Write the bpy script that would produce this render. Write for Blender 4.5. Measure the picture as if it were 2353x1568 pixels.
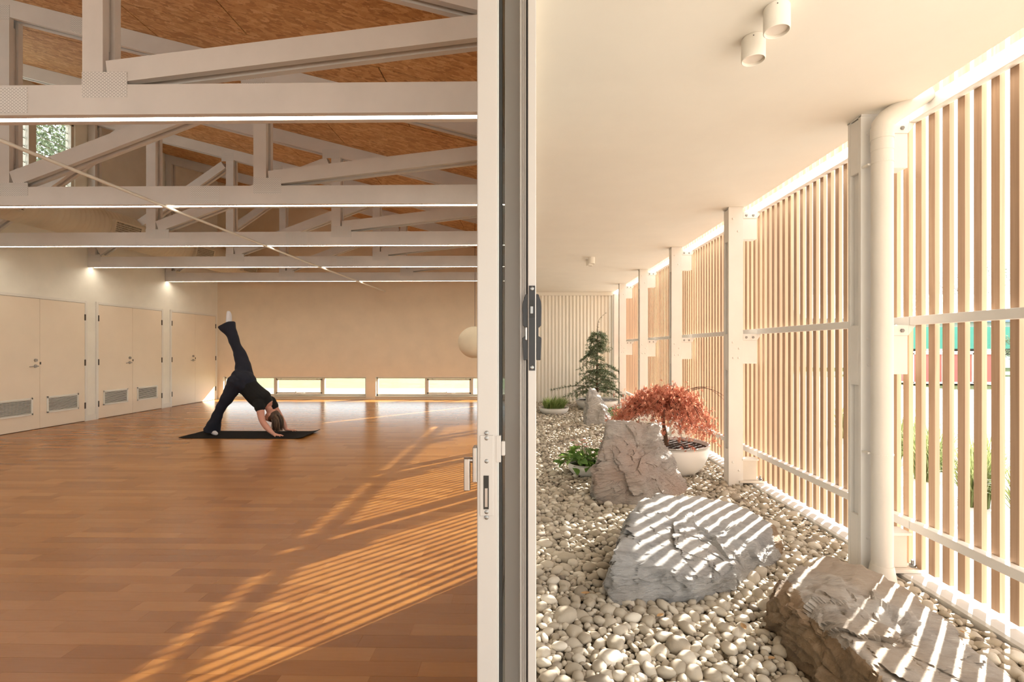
import bpy, bmesh, math, random
import numpy as np
from mathutils import Vector, Matrix, noise
random.seed(7); RNG = np.random.default_rng(7)
for o in list(bpy.data.objects): bpy.data.objects.remove(o)
C = bpy.context.scene.collection
SC = bpy.context.scene
R = math.radians

# ------------------------------------------------------------------ camera, sky, sun, exposure
cam = bpy.data.cameras.new('camera'); camo = bpy.data.objects.new('camera', cam); C.objects.link(camo)
camo.location = (0, 0, 1.32)
camo.rotation_euler = (R(90), 0, R(0.9))
cam.sensor_fit = 'HORIZONTAL'; cam.sensor_width = 36.0
cam.lens = 1111.0 / 2353.0 * 36.0
cam.shift_x = -19.0 / 2353.0
cam.shift_y = 15.0 / 2353.0
cam.clip_start = 0.02; cam.clip_end = 400
SC.camera = camo

world = bpy.data.worlds.new('sky'); SC.world = world; world.use_nodes = True
bg = world.node_tree.nodes['Background']
bg.inputs[0].default_value = (0.95, 0.97, 1.0, 1); bg.inputs[1].default_value = 3.0

sun = bpy.data.lights.new('sun', 'SUN'); suno = bpy.data.objects.new('sun', sun); C.objects.link(suno)
sun.energy = 26.0; sun.angle = R(0.53); sun.color = (1.0, 0.94, 0.84)
AZ, EL = R(44.5), R(27.0)
sd = Vector((-math.sin(AZ)*math.cos(EL), -math.cos(AZ)*math.cos(EL), -math.sin(EL)))
suno.rotation_euler = sd.to_track_quat('-Z', 'Y').to_euler()
suno.location = (30, 30, 25)

SC.view_settings.view_transform = 'Standard'; SC.view_settings.look = 'None'
SC.view_settings.gamma = 1.0; SC.view_settings.use_curve_mapping = False
SC.view_settings.exposure = 0.33
LED_POWER = 23.0

# ------------------------------------------------------------------ material helpers
def new_mat(name):
    m = bpy.data.materials.new(name); m.use_nodes = True
    nt = m.node_tree
    return m, nt, nt.nodes['Principled BSDF']
def N(nt, t, **kw):
    n = nt.nodes.new(t)
    for k, v in kw.items(): setattr(n, k, v)
    return n
def ramp(nt, stops):
    r = N(nt, 'ShaderNodeValToRGB'); e = r.color_ramp.elements
    while len(e) < len(stops): e.new(0.5)
    for i, (p, c) in enumerate(stops):
        e[i].position = p; e[i].color = (*c, 1)
    return r
def scoord(nt, scale=(1, 1, 1), rot=(0, 0, 0)):
    tc = N(nt, 'ShaderNodeTexCoord'); mp = N(nt, 'ShaderNodeMapping')
    mp.inputs['Scale'].default_value = scale; mp.inputs['Rotation'].default_value = rot
    nt.links.new(tc.outputs['Object'], mp.inputs[0]); return mp.outputs[0]
def noise_tex(nt, vec, scale, detail=4, rough=.55, dist=0):
    n = N(nt, 'ShaderNodeTexNoise'); n.inputs['Scale'].default_value = scale
    n.inputs['Detail'].default_value = detail; n.inputs['Roughness'].default_value = rough
    n.inputs['Distortion'].default_value = dist
    nt.links.new(vec, n.inputs['Vector']); return n
def bump(nt, b, height, strength=.2, dist=.01):
    bn = N(nt, 'ShaderNodeBump'); bn.inputs['Strength'].default_value = strength
    bn.inputs['Distance'].default_value = dist
    nt.links.new(height, bn.inputs['Height']); nt.links.new(bn.outputs[0], b.inputs['Normal'])
def paint(name, col, rough=.5, vary=.04, spec=.4, bs=.05, metallic=0.0):
    m, nt, b = new_mat(name)
    v = scoord(nt); n = noise_tex(nt, v, 3.0, 5)
    c2 = tuple(max(0, x*(1-vary)) for x in col); c1 = tuple(min(1, x*(1+vary)) for x in col)
    r = ramp(nt, [(.3, c2), (.7, c1)])
    nt.links.new(n.outputs[0], r.inputs[0]); nt.links.new(r.outputs[0], b.inputs['Base Color'])
    b.inputs['Roughness'].default_value = rough; b.inputs['Specular IOR Level'].default_value = spec
    b.inputs['Metallic'].default_value = metallic
    n2 = noise_tex(nt, v, 60, 3); bump(nt, b, n2.outputs[0], bs, .004)
    return m
def tint_mat(name, stops, rough, scale=30, mix=.25, bs=.2, spec=.4, grain=None, trans=0.0):
    """colour from a per-vertex 'tint' attribute plus noise"""
    m, nt, b = new_mat(name)
    at = N(nt, 'ShaderNodeAttribute'); at.attribute_name = 'tint'
    v = scoord(nt, grain or (1, 1, 1)); n = noise_tex(nt, v, scale, 5, .6)
    mx = N(nt, 'ShaderNodeMath', operation='MULTIPLY_ADD'); mx.inputs[1].default_value = mix
    sub = N(nt, 'ShaderNodeMath', operation='SUBTRACT'); sub.inputs[1].default_value = .5
    nt.links.new(n.outputs[0], sub.inputs[0]); nt.links.new(sub.outputs[0], mx.inputs[0])
    nt.links.new(at.outputs['Fac'], mx.inputs[2])
    r = ramp(nt, stops); nt.links.new(mx.outputs[0], r.inputs[0])
    nt.links.new(r.outputs[0], b.inputs['Base Color'])
    b.inputs['Roughness'].default_value = rough; b.inputs['Specular IOR Level'].default_value = spec
    if bs: bump(nt, b, n.outputs[0], bs, .004)
    if trans:
        tr = N(nt, 'ShaderNodeBsdfTranslucent'); ms = N(nt, 'ShaderNodeMixShader'); ms.inputs[0].default_value = trans
        nt.links.new(r.outputs[0], tr.inputs[0]); nt.links.new(b.outputs[0], ms.inputs[1]); nt.links.new(tr.outputs[0], ms.inputs[2])
        nt.links.new(ms.outputs[0], nt.nodes['Material Output'].inputs[0])
    return m
def emit(name, col, s):
    m, nt, b = new_mat(name)
    b.inputs['Base Color'].default_value = (*col, 1); b.inputs['Emission Color'].default_value = (*col, 1)
    b.inputs['Emission Strength'].default_value = s; return m
def glass_mat(name, tint=(.93, .96, .95), ior=1.45):
    m, nt, b = new_mat(name); nt.nodes.remove(b)
    t = N(nt, 'ShaderNodeBsdfTransparent'); t.inputs[0].default_value = (*tint, 1)
    g = N(nt, 'ShaderNodeBsdfGlossy'); g.inputs['Roughness'].default_value = .02
    lw = N(nt, 'ShaderNodeLayerWeight'); lw.inputs[0].default_value = .5
    pw = N(nt, 'ShaderNodeMath', operation='POWER'); pw.inputs[1].default_value = 5.0
    f = N(nt, 'ShaderNodeMath', operation='MULTIPLY_ADD'); f.inputs[1].default_value = .75; f.inputs[2].default_value = .035
    nt.links.new(lw.outputs['Facing'], pw.inputs[0]); nt.links.new(pw.outputs[0], f.inputs[0])
    ms = N(nt, 'ShaderNodeMixShader')
    nt.links.new(f.outputs[0], ms.inputs[0]); nt.links.new(t.outputs[0], ms.inputs[1]); nt.links.new(g.outputs[0], ms.inputs[2])
    nt.links.new(ms.outputs[0], nt.nodes['Material Output'].inputs[0]); return m

M = {}
M['white'] = paint('white_paint_steel', (.72, .69, .645), .45)
M['timber_white'] = paint('white_painted_timber', (.66, .61, .565), .5, .05)
M['wall'] = paint('wall_paint_cream', (.80, .655, .48), .65)
M['wall_left'] = paint('wall_paint_left', (.84, .80, .70), .6)
M['door'] = paint('door_laminate_beige', (.82, .70, .55), .45, .02)
M['frame'] = paint('door_frame_white', (.78, .74, .66), .4, .02)
M['soffit'] = paint('soffit_cream', (.80, .75, .66), .7, .02)
M['alu'] = paint('powder_coat_white', (.47, .44, .405), .35, .015)
M['alu_grey'] = paint('powder_coat_greige', (.60, .55, .47), .4, .03)
M['black'] = paint('black_plastic', (.016, .015, .015), .4)
M['gap'] = paint('dark_rubber_seal', (.02, .02, .018), .6)
M['steel'] = paint('satin_nickel', (.36, .34, .32), .34, .05, metallic=1.0)
M['bronze'] = paint('dark_bronze_hinge', (.06, .045, .03), .45)
M['zinc'] = paint('galvanised_bolt', (.28, .28, .27), .4, .1, metallic=1.0)
M['pvc'] = paint('downpipe_paint', (.72, .68, .61), .4)
M['dark'] = paint('dark_void', (.03, .027, .022), .8)
M['concrete'] = paint('kerb_concrete', (.60, .575, .53), .8, .05, bs=.2)
M['path'] = paint('pale_concrete', (.54, .52, .49), .85, .06, bs=.2)
M['sand'] = paint('tan_grit', (.36, .30, .22), .95, .35, bs=.8)
M['bowl'] = paint('white_bowl_glaze', (.82, .79, .74), .35, .02)
M['soil'] = paint('bark_soil', (.035, .02, .012), .9, .6, bs=.9)
M['duct'] = paint('duct_fabric', (.68, .60, .46), .6)
M['paper'] = paint('rice_paper', (.80, .70, .52), .8)
M['mat'] = paint('black_yoga_mat', (.012, .010, .009), .9, .2, spec=.08)
M['skin'] = paint('skin', (.58, .28, .20), .5, .06)
M['pants'] = paint('navy_fabric', (.010, .011, .020), .85, .3)
M['shirt'] = paint('black_fabric', (.006, .0055, .005), .9, .3)
M['sock'] = paint('pale_sock', (.62, .58, .58), .9)
M['bark'] = paint('bark', (.13, .075, .045), .9, .35, bs=.6)
M['twig'] = paint('dark_twig', (.06, .03, .02), .9, .3)
M['corr'] = paint('corrugated_cream_steel', (.80, .75, .65), .45, .02)
M['mullion'] = paint('window_alu', (.62, .56, .46), .4, .02)
M['rubbed'] = paint('rust_stained_paint', (.66, .60, .52), .6, .10)
M['glass'] = glass_mat('window_glass')
M['led'] = emit('led_diffuser', (1.0, .93, .80), LED_POWER)
M['lens'] = paint('lamp_lens', (.72, .64, .56), .3)

# OSB
def osb():
    m, nt, b = new_mat('osb_board')
    v = scoord(nt, (5, 15, 15)); vo = N(nt, 'ShaderNodeTexVoronoi'); vo.inputs['Scale'].default_value = 2.2
    nz = noise_tex(nt, scoord(nt, (4, 9, 9)), 2.0, 4)
    mixv = N(nt, 'ShaderNodeVectorMath', operation='ADD'); sc = N(nt, 'ShaderNodeVectorMath', operation='SCALE'); sc.inputs[3].default_value = 1.6
    nt.links.new(nz.outputs[1], sc.inputs[0]); nt.links.new(v, mixv.inputs[0]); nt.links.new(sc.outputs[0], mixv.inputs[1])
    nt.links.new(mixv.outputs[0], vo.inputs['Vector'])
    sep = N(nt, 'ShaderNodeSeparateColor'); nt.links.new(vo.outputs['Color'], sep.inputs[0])
    fine = noise_tex(nt, scoord(nt, (4, 36, 36)), 3, 5, .7)
    add = N(nt, 'ShaderNodeMath', operation='MULTIPLY_ADD'); add.inputs[1].default_value = .5
    nt.links.new(sep.outputs[0], add.inputs[0]); 
    half = N(nt, 'ShaderNodeMath', operation='MULTIPLY'); half.inputs[1].default_value = .55
    nt.links.new(fine.outputs[0], half.inputs[0]); nt.links.new(half.outputs[0], add.inputs[2])
    r = ramp(nt, [(.10, (.30, .13, .042)), (.42, (.52, .26, .095)), (.64, (.64, .35, .145)), (.92, (.80, .52, .26))])
    nt.links.new(add.outputs[0], r.inputs[0]); nt.links.new(r.outputs[0], b.inputs['Base Color'])
    b.inputs['Roughness'].default_value = .65; bump(nt, b, add.outputs[0], .25, .006)
    return m
M['osb'] = osb()
# slat timber
def slatwood():
    m, nt, b = new_mat('oiled_slat_timber')
    oi = N(nt, 'ShaderNodeObjectInfo')
    tc = N(nt, 'ShaderNodeTexCoord'); mp = N(nt, 'ShaderNodeMapping'); mp.inputs['Scale'].default_value = (40, 40, 1.2)
    nt.links.new(tc.outputs['Object'], mp.inputs[0])
    off = N(nt, 'ShaderNodeVectorMath', operation='ADD'); nt.links.new(mp.outputs[0], off.inputs[0])
    comb = N(nt, 'ShaderNodeCombineXYZ'); ml = N(nt, 'ShaderNodeMath', operation='MULTIPLY'); ml.inputs[1].default_value = 57
    nt.links.new(oi.outputs['Random'], ml.inputs[0])
    for i in range(3): nt.links.new(ml.outputs[0], comb.inputs[i])
    nt.links.new(comb.outputs[0], off.inputs[1])
    n = noise_tex(nt, off.outputs[0], 1.0, 5, .6, .6)
    r = ramp(nt, [(.25, (.38, .23, .135)), (.55, (.48, .31, .195)), (.8, (.56, .38, .25))])
    nt.links.new(n.outputs[0], r.inputs[0])
    hv = N(nt, 'ShaderNodeHueSaturation'); mr = N(nt, 'ShaderNodeMapRange'); mr.inputs[3].default_value = .88; mr.inputs[4].default_value = 1.1
    nt.links.new(oi.outputs['Random'], mr.inputs[0]); nt.links.new(mr.outputs[0], hv.inputs['Value']); nt.links.new(r.outputs[0], hv.inputs['Color'])
    nt.links.new(hv.outputs[0], b.inputs['Base Color']); b.inputs['Roughness'].default_value = .5
    bump(nt, b, n.outputs[0], .12, .003); return m
M['slat'] = slatwood()
M['plank'] = tint_mat('oak_strip_floor', [(0, (.285, .108, .024)), (.5, (.345, .140, .034)), (1, (.41, .178, .048))], .25, 7, .45, .010, .36, grain=(1.0, 14, 1))
M['pebble'] = tint_mat('river_pebble', [(0, (.19, .155, .12)), (.35, (.35, .295, .22)), (.7, (.475, .415, .325)), (1, (.64, .58, .48))], .75, 25, .22, .25)
M['maple'] = tint_mat('red_maple_leaf', [(0, (.38, .10, .06)), (.5, (.62, .24, .15)), (1, (.78, .42, .28))], .55, 20, .2, 0, trans=.5)
M['needle'] = tint_mat('conifer_needles', [(0, (.07, .08, .035)), (.5, (.15, .19, .10)), (1, (.27, .34, .22))], .6, 10, .2, 0, trans=.25)
M['grass'] = tint_mat('grass_blades', [(0, (.10, .14, .03)), (.5, (.22, .30, .08)), (1, (.42, .44, .18))], .55, 10, .2, 0, trans=.4)
M['strap'] = tint_mat('pale_strappy_grass', [(0, (.10, .13, .04)), (.5, (.22, .26, .10)), (1, (.38, .40, .20))], .6, 10, .2, 0, trans=.3)
M['leaf'] = tint_mat('broad_green_leaf', [(0, (.05, .11, .015)), (.5, (.12, .24, .04)), (1, (.28, .42, .10))], .4, 10, .2, 0, trans=.4)
M['petal'] = paint('pink_petal', (.75, .42, .38), .6)
M['hair'] = tint_mat('brown_hair', [(0, (.035, .018, .010)), (.5, (.09, .048, .026)), (1, (.20, .12, .065))], .45, 30, .3, .1)
M['treeleaf'] = tint_mat('grey_green_tree_leaf', [(0, (.06, .08, .04)), (.5, (.13, .16, .09)), (1, (.25, .28, .18))], .6, 5, .2, 0, trans=.3)
def rock_mat(name, dark, mid, light, warm, wamt):
    m, nt, b = new_mat(name)
    v = scoord(nt, (1, 1, 1), (.5, .35, .6)); vs = scoord(nt, (1.3, 7, 7), (.55, .25, .75))
    n1 = noise_tex(nt, v, 3.2, 8, .62, .4); n2 = noise_tex(nt, vs, 3.0, 8, .72, .6); n3 = noise_tex(nt, v, 2.1, 4)
    ad = N(nt, 'ShaderNodeMath', operation='ADD'); nt.links.new(n1.outputs[0], ad.inputs[0]); nt.links.new(n2.outputs[0], ad.inputs[1])
    hf = N(nt, 'ShaderNodeMath', operation='MULTIPLY'); hf.inputs[1].default_value = .5; nt.links.new(ad.outputs[0], hf.inputs[0])
    r = ramp(nt, [(.33, dark), (.48, mid), (.66, light)]); nt.links.new(hf.outputs[0], r.inputs[0])
    wr = ramp(nt, [(.42, (0, 0, 0)), (.62, (wamt,)*3)]); nt.links.new(n3.outputs[0], wr.inputs[0])
    mx = N(nt, 'ShaderNodeMixRGB'); mx.inputs[2].default_value = (*warm, 1)
    nt.links.new(wr.outputs[0], mx.inputs[0]); nt.links.new(r.outputs[0], mx.inputs[1])
    # thin pale veins
    wv = N(nt, 'ShaderNodeTexVoronoi', feature='DISTANCE_TO_EDGE'); wv.inputs['Scale'].default_value = 4.5
    dv = N(nt, 'ShaderNodeVectorMath', operation='ADD'); nt.links.new(v, dv.inputs[0]); nt.links.new(n2.outputs[1], dv.inputs[1]); nt.links.new(dv.outputs[0], wv.inputs['Vector'])
    vr = ramp(nt, [(0.0, (.35,)*3), (.02, (0, 0, 0))]); nt.links.new(wv.outputs[0], vr.inputs[0])
    m2 = N(nt, 'ShaderNodeMixRGB'); m2.inputs[2].default_value = (*light, 1); nt.links.new(vr.outputs[0], m2.inputs[0]); nt.links.new(mx.outputs[0], m2.inputs[1])
    nt.links.new(m2.outputs[0], b.inputs['Base Color']); b.inputs['Roughness'].default_value = .7
    nf = noise_tex(nt, vs, 14, 8, .7, .4); ad2 = N(nt, 'ShaderNodeMath', operation='ADD'); nt.links.new(nf.outputs[0], ad2.inputs[0]); nt.links.new(n2.outputs[0], ad2.inputs[1])
    bump(nt, b, ad2.outputs[0], .9, .030); return m
M['rock_grey'] = rock_mat('slate_grey_rock', (.27, .26, .245), (.51, .495, .47), (.72, .70, .66), (.46, .34, .22), .25)
M['rock_warm'] = rock_mat('warm_slab_rock', (.30, .255, .21), (.54, .475, .40), (.74, .69, .60), (.46, .32, .19), .6)
M['rock_pink'] = rock_mat('pinkish_grey_rock', (.24, .205, .18), (.46, .40, .345), (.66, .60, .53), (.50, .34, .26), .7)

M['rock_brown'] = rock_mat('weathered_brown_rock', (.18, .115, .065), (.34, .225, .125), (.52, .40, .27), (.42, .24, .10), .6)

# ------------------------------------------------------------------ object helpers
class MB:
    def __init__(s): s.v = []; s.f = []; s.t = []
    def add(s, vs, fs, tint=.5):
        b = len(s.v); s.v += [tuple(v) for v in vs]; s.f += [tuple(i+b for i in f) for f in fs]; s.t += [tint]*len(vs); return s
    def box(s, x0, x1, y0, y1, z0, z1, tint=.5):
        vs = [(x, y, z) for x in (x0, x1) for y in (y0, y1) for z in (z0, z1)]
        return s.add(vs, [(0, 1, 3, 2), (4, 6, 7, 5), (0, 4, 5, 1), (2, 3, 7, 6), (0, 2, 6, 4), (1, 5, 7, 3)], tint)
    def prism(s, poly, axis, a0, a1, tint=.5):
        """poly: list of 2D points, extruded along axis from a0 to a1"""
        n = len(poly)
        def p(q, a): return {'x': (a, q[0], q[1]), 'y': (q[0], a, q[1]), 'z': (q[0], q[1], a)}[axis]
        vs = [p(q, a0) for q in poly] + [p(q, a1) for q in poly]
        fs = [tuple(range(n)), tuple(range(2*n-1, n-1, -1))] + [(i, i+n, (i+1) % n+n, (i+1) % n) for i in range(n)]
        return s.add(vs, fs, tint)
    def bar(s, p0, p1, w, y0, y1):
        """bar in the XZ plane from p0 to p1 (x,z), width w, thick from y0 to y1"""
        d = Vector((p1[0]-p0[0], p1[1]-p0[1])).normalized(); n = Vector((-d.y, d.x))*w/2
        a, b = Vector(p0), Vector(p1)
        return s.prism([a-n, b-n, b+n, a+n], 'y', y0, y1)
    def tube(s, pts, rad, n=12, cap=True, tint=.5):
        pts = [Vector(p) for p in pts]; k = len(pts)
        if not isinstance(rad, (list, tuple)): rad = [rad]*k
        prev = None; vs = []
        for i, p in enumerate(pts):
            t = (pts[min(i+1, k-1)]-pts[max(i-1, 0)]).normalized()
            if prev is None:
                a = Vector((0, 0, 1)) if abs(t.z) < .9 else Vector((1, 0, 0)); u = t.cross(a).normalized()
            else: u = (prev - t*prev.dot(t)).normalized()
            prev = u; w = t.cross(u)
            r = rad[i]; r2 = r if not isinstance(r, (list, tuple)) else None
            for j in range(n):
                an = 2*math.pi*j/n
                if r2 is None: vs.append(p+u*math.cos(an)*r[0]+w*math.sin(an)*r[1])
                else: vs.append(p+u*math.cos(an)*r+w*math.sin(an)*r)
        fs = [(i*n+j, i*n+(j+1) % n, (i+1)*n+(j+1) % n, (i+1)*n+j) for i in range(k-1) for j in range(n)]
        if cap: fs += [tuple(range(n-1, -1, -1)), tuple(range((k-1)*n, k*n))]
        return s.add(vs, fs, tint)
    def lathe(s, prof, n=32, cx=0, cy=0, wob=None):
        vs = []
        for (r, z) in prof:
            for j in range(n):
                a = 2*math.pi*j/n; vs.append((cx+r*math.cos(a), cy+r*math.sin(a), z))
        k = len(prof)
        fs = [(i*n+j, i*n+(j+1) % n, (i+1)*n+(j+1) % n, (i+1)*n+j) for i in range(k-1) for j in range(n)]
        return s.add(vs, fs)
    def build(s, name, mat, parent=None, smooth=False, bevel=0, kind=None, label=None, tint=False):
        me = bpy.data.meshes.new(name); me.from_pydata(s.v, [], s.f); me.update()
        bm = bmesh.new(); bm.from_mesh(me); bmesh.ops.recalc_face_normals(bm, faces=bm.faces); bm.to_mesh(me); bm.free()
        if tint:
            a = me.attributes.new('tint', 'FLOAT', 'POINT'); a.data.foreach_set('value', s.t)
        return link(name, me, mat, parent, smooth, bevel, kind, label)
def link(name, me, mat, parent=None, smooth=False, bevel=0, kind=None, label=None):
    if mat is not None and len(me.materials) == 0: me.materials.append(M[mat] if isinstance(mat, str) else mat)
    o = bpy.data.objects.new(name, me); C.objects.link(o)
    if parent is not None: o.parent = parent
    if smooth:
        me.polygons.foreach_set('use_smooth', [True]*len(me.polygons))
        if smooth != 'all': 
            bm = bmesh.new(); bm.from_mesh(me)
            for e in bm.edges:
                if len(e.link_faces) == 2 and e.calc_face_angle(0) > R(40): e.smooth = False
            bm.to_mesh(me); bm.free()
    if bevel:
        b = o.modifiers.new('bevel', 'BEVEL'); b.width = bevel; b.segments = 2; b.limit_method = 'ANGLE'
    if kind: o['kind'] = kind
    if label: o['label'] = label
    return o
def np_obj(name, V, F, mat, parent=None, tint=None, smooth=True, kind=None):
    me = bpy.data.meshes.new(name); V = np.asarray(V, dtype=np.float32); F = np.asarray(F, dtype=np.int32); k = F.shape[1]
    me.vertices.add(len(V)); me.vertices.foreach_set('co', V.ravel())
    me.loops.add(F.size); me.loops.foreach_set('vertex_index', F.ravel())
    me.polygons.add(len(F)); me.polygons.foreach_set('loop_start', np.arange(0, F.size, k, dtype=np.int32))
    me.update(calc_edges=True)
    me.polygons.foreach_set('use_smooth', np.full(len(F), smooth, dtype=bool))
    if tint is not None:
        a = me.attributes.new('tint', 'FLOAT', 'POINT'); a.data.foreach_set('value', np.asarray(tint, dtype=np.float32))
    return link(name, me, mat, parent, False, 0, kind)
def thing(name, label, cat, loc=(0, 0, 0), rz=0, group=None):
    o = bpy.data.objects.new(name, None); C.objects.link(o); o.location = loc; o.rotation_euler = (0, 0, rz)
    o.empty_display_size = .1
    if label: o['label'] = label
    if cat: o['category'] = cat
    if group: o['group'] = group
    return o
def tag(o, label, cat, group=None, kind=None):
    o['label'] = label; o['category'] = cat
    if group: o['group'] = group
    if kind: o['kind'] = kind
    return o
def struct(name, mb, mat, parent=None, **kw):
    o = mb.build(name, mat, parent, **kw)
    if parent is None: o['kind'] = 'structure'
    return o
def sthing(name, loc=(0, 0, 0)):
    o = thing(name, None, None, loc); o['kind'] = 'structure'; return o
def shared(name, me, mat, parent, loc, rot=(0, 0, 0), scale=(1, 1, 1)):
    o = bpy.data.objects.new(name, me); C.objects.link(o); o.parent = parent; o.location = loc; o.rotation_euler = rot; o.scale = scale
    return o
def mesh_of(mb, mat, tint=None, smooth=False):
    me = bpy.data.meshes.new('m'); me.from_pydata(mb.v, [], mb.f); me.update(); me.materials.append(M[mat])
    bm = bmesh.new(); bm.from_mesh(me); bmesh.ops.recalc_face_normals(bm, faces=bm.faces); bm.to_mesh(me); bm.free()
    if tint is not None:
        a = me.attributes.new('tint', 'FLOAT', 'POINT'); a.data.foreach_set('value', [tint]*len(me.vertices))
    if smooth: me.polygons.foreach_set('use_smooth', [True]*len(me.polygons))
    return me

# ------------------------------------------------------------------ dimensions
XL, YB, YF = -7.942, 12.253, -4.6
ZR0, PITCH = 3.50, .26
def zr(x): return ZR0 + PITCH*abs(x)
TY = [2.967, 4.844, 6.78, 8.594, 10.46]          # front faces of the trusses
PY = [2.827+1.8435*k for k in range(5)]          # front faces of the posts
SOF = 2.67

# ================================================================== SETTING: hall
# floor: strips laid along X
fl = sthing('floor')
MB().box(XL, -.10, YF, YB, -.12, -.0009).build('floor_base', 'plank', fl)
tints = [.12, .26, .38, .48, .56, .66, .78, .92]
PW = .092
proto = {}
for L in (.36, .54, .78):
    for t in tints:
        mb = MB(); b = .0012
        mb.box(0, L-.0009, 0, PW-.0008, -.0009, 0)
        proto[(L, t)] = mesh_of(mb, 'plank', t)
        a = proto[(L, t)].attributes['tint']
plk = []; rowi = 0; y = YF
while y < YB-.01:
    x = XL - random.random()*.7
    while x < -.10:
        L = random.choice((.36, .54, .78)); t = random.choice(tints)
        if x+L > XL: plk.append((x, y, L, t))
        x += L
    y += PW; rowi += 1
def plank_score(p):
    x, y, L, t = p; cx = x+L/2
    if y < 1.9 or cx/y < -1.10 or cx/y > -.06: return -1
    return 1/(y*y*y)
plk.sort(key=plank_score, reverse=True)
whole = [p for p in plk if p[0] >= XL and p[0]+p[2] <= -.10]; near = whole[:300]; nid = set(map(id, near))
for (x, y, L, t) in near:
    shared('plank', proto[(L, t)], 'plank', fl, (x, y, 0))
mb = MB()
for p in plk:
    if id(p) in nid: continue
    x, y, L, t = p
    x0, x1 = max(x, XL), min(x+L, -.10)
    if x1-x0 < .02: continue
    mb.box(x0, x1-.0009, y, min(y+PW-.0008, YB), -.0009, 0, t+random.uniform(-.04, .04))
mb.build('planks', 'plank', fl, kind='stuff', tint=True)

# ceiling of OSB sheets on the rake
ce = sthing('ceiling')
ang = math.atan(PITCH); sl = math.sqrt(1+PITCH**2)
MB().prism([(XL-.3, zr(XL-.3)+.03), (.05, zr(0)+.02), (.05, zr(0)+.25), (XL-.3, zr(XL-.3)+.26)], 'y', YF-.1, YB+.1).build('roof_deck', 'dark', ce)
rows = [YF]
yy = 4.35-1.17*6
k = 0
while yy < YB:
    y1 = min(yy+1.17, YB)
    xs = [-1.35, -3.75, -6.15] if (k % 2 == 0) else [-2.55, -4.95, -7.35]
    ed = [0.0]+xs+[XL]
    for a, b in zip(ed[:-1], ed[1:]):
        g = .0065
        MB().prism([(a-g, zr(a-g)), (b+g, zr(b+g)), (b+g, zr(b+g)+.018), (a-g, zr(a-g)+.018)], 'y', max(yy, YF)+g, y1-g).build('osb_panel', 'osb', ce) if y1 > YF+.05 else None
    yy += 1.17; k += 1

# left wall with clerestory louvre openings
wl = MB()
wl.box(XL-.15, XL, YF, YB+.15, -.12, 3.98)
wl.box(XL-.15, XL, YF, YB+.15, 5.24, 5.75)
bays = [(-4.3, -2.4), (-1.9, .95), (1.15, 2.9), (3.15, 4.75), (5.05, 6.68), (6.95, 8.36)]
yy = YF
for a, b in bays:
    wl.box(XL-.15, XL, yy, a, 3.98, 5.24); yy = b
wl.box(XL-.15, XL, yy, YB+.15, 3.98, 5.24)
struct('wall_left', wl, 'wall_left')
# back wall with low windows
W = [(-7.80, -4.12), (-3.88, -.26)]; WZ = (.075, .575)
wb = MB()
wb.box(XL, .02, YB, YB+.16, WZ[1], 5.9); wb.box(XL, .02, YB, YB+.16, -.12, WZ[0])
wb.box(XL, W[0][0], YB, YB+.16, WZ[0], WZ[1]); wb.box(W[0][1], W[1][0], YB, YB+.16, WZ[0], WZ[1]); wb.box(W[1][1], .02, YB, YB+.16, WZ[0], WZ[1])
struct('wall_back', wb, 'wall')
wf = MB(); wf.box(XL, .02, YF-.15, YF, 2.7, 5.9); wf.box(XL, .02, YF-.15, YF, -.12, .08)
for xa in (XL, -6.0, -3.95, -1.9, -.12): wf.box(xa, xa+.14, YF-.15, YF, .08, 2.7)
struct('wall_front', wf, 'wall')
wfr = sthing('window_30'); MB().box(XL+.14, -.12, YF-.08, YF-.07, .08, 2.7).build('pane', 'glass', wfr)  # unseen end glazing, added to let sky light onto the truss fronts
# head wall above the glazing on the right
struct('wall_right', MB().box(-.13, .02, YF, YB, 2.60, 3.62), 'wall_left')
bb = MB(); bb.box(W[0][1], W[1][0], YB-.014, YB, 0, .10); bb.box(XL, W[0][0], YB-.014, YB, 0, .10)
struct('baseboard_back', bb, 'wall')

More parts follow.
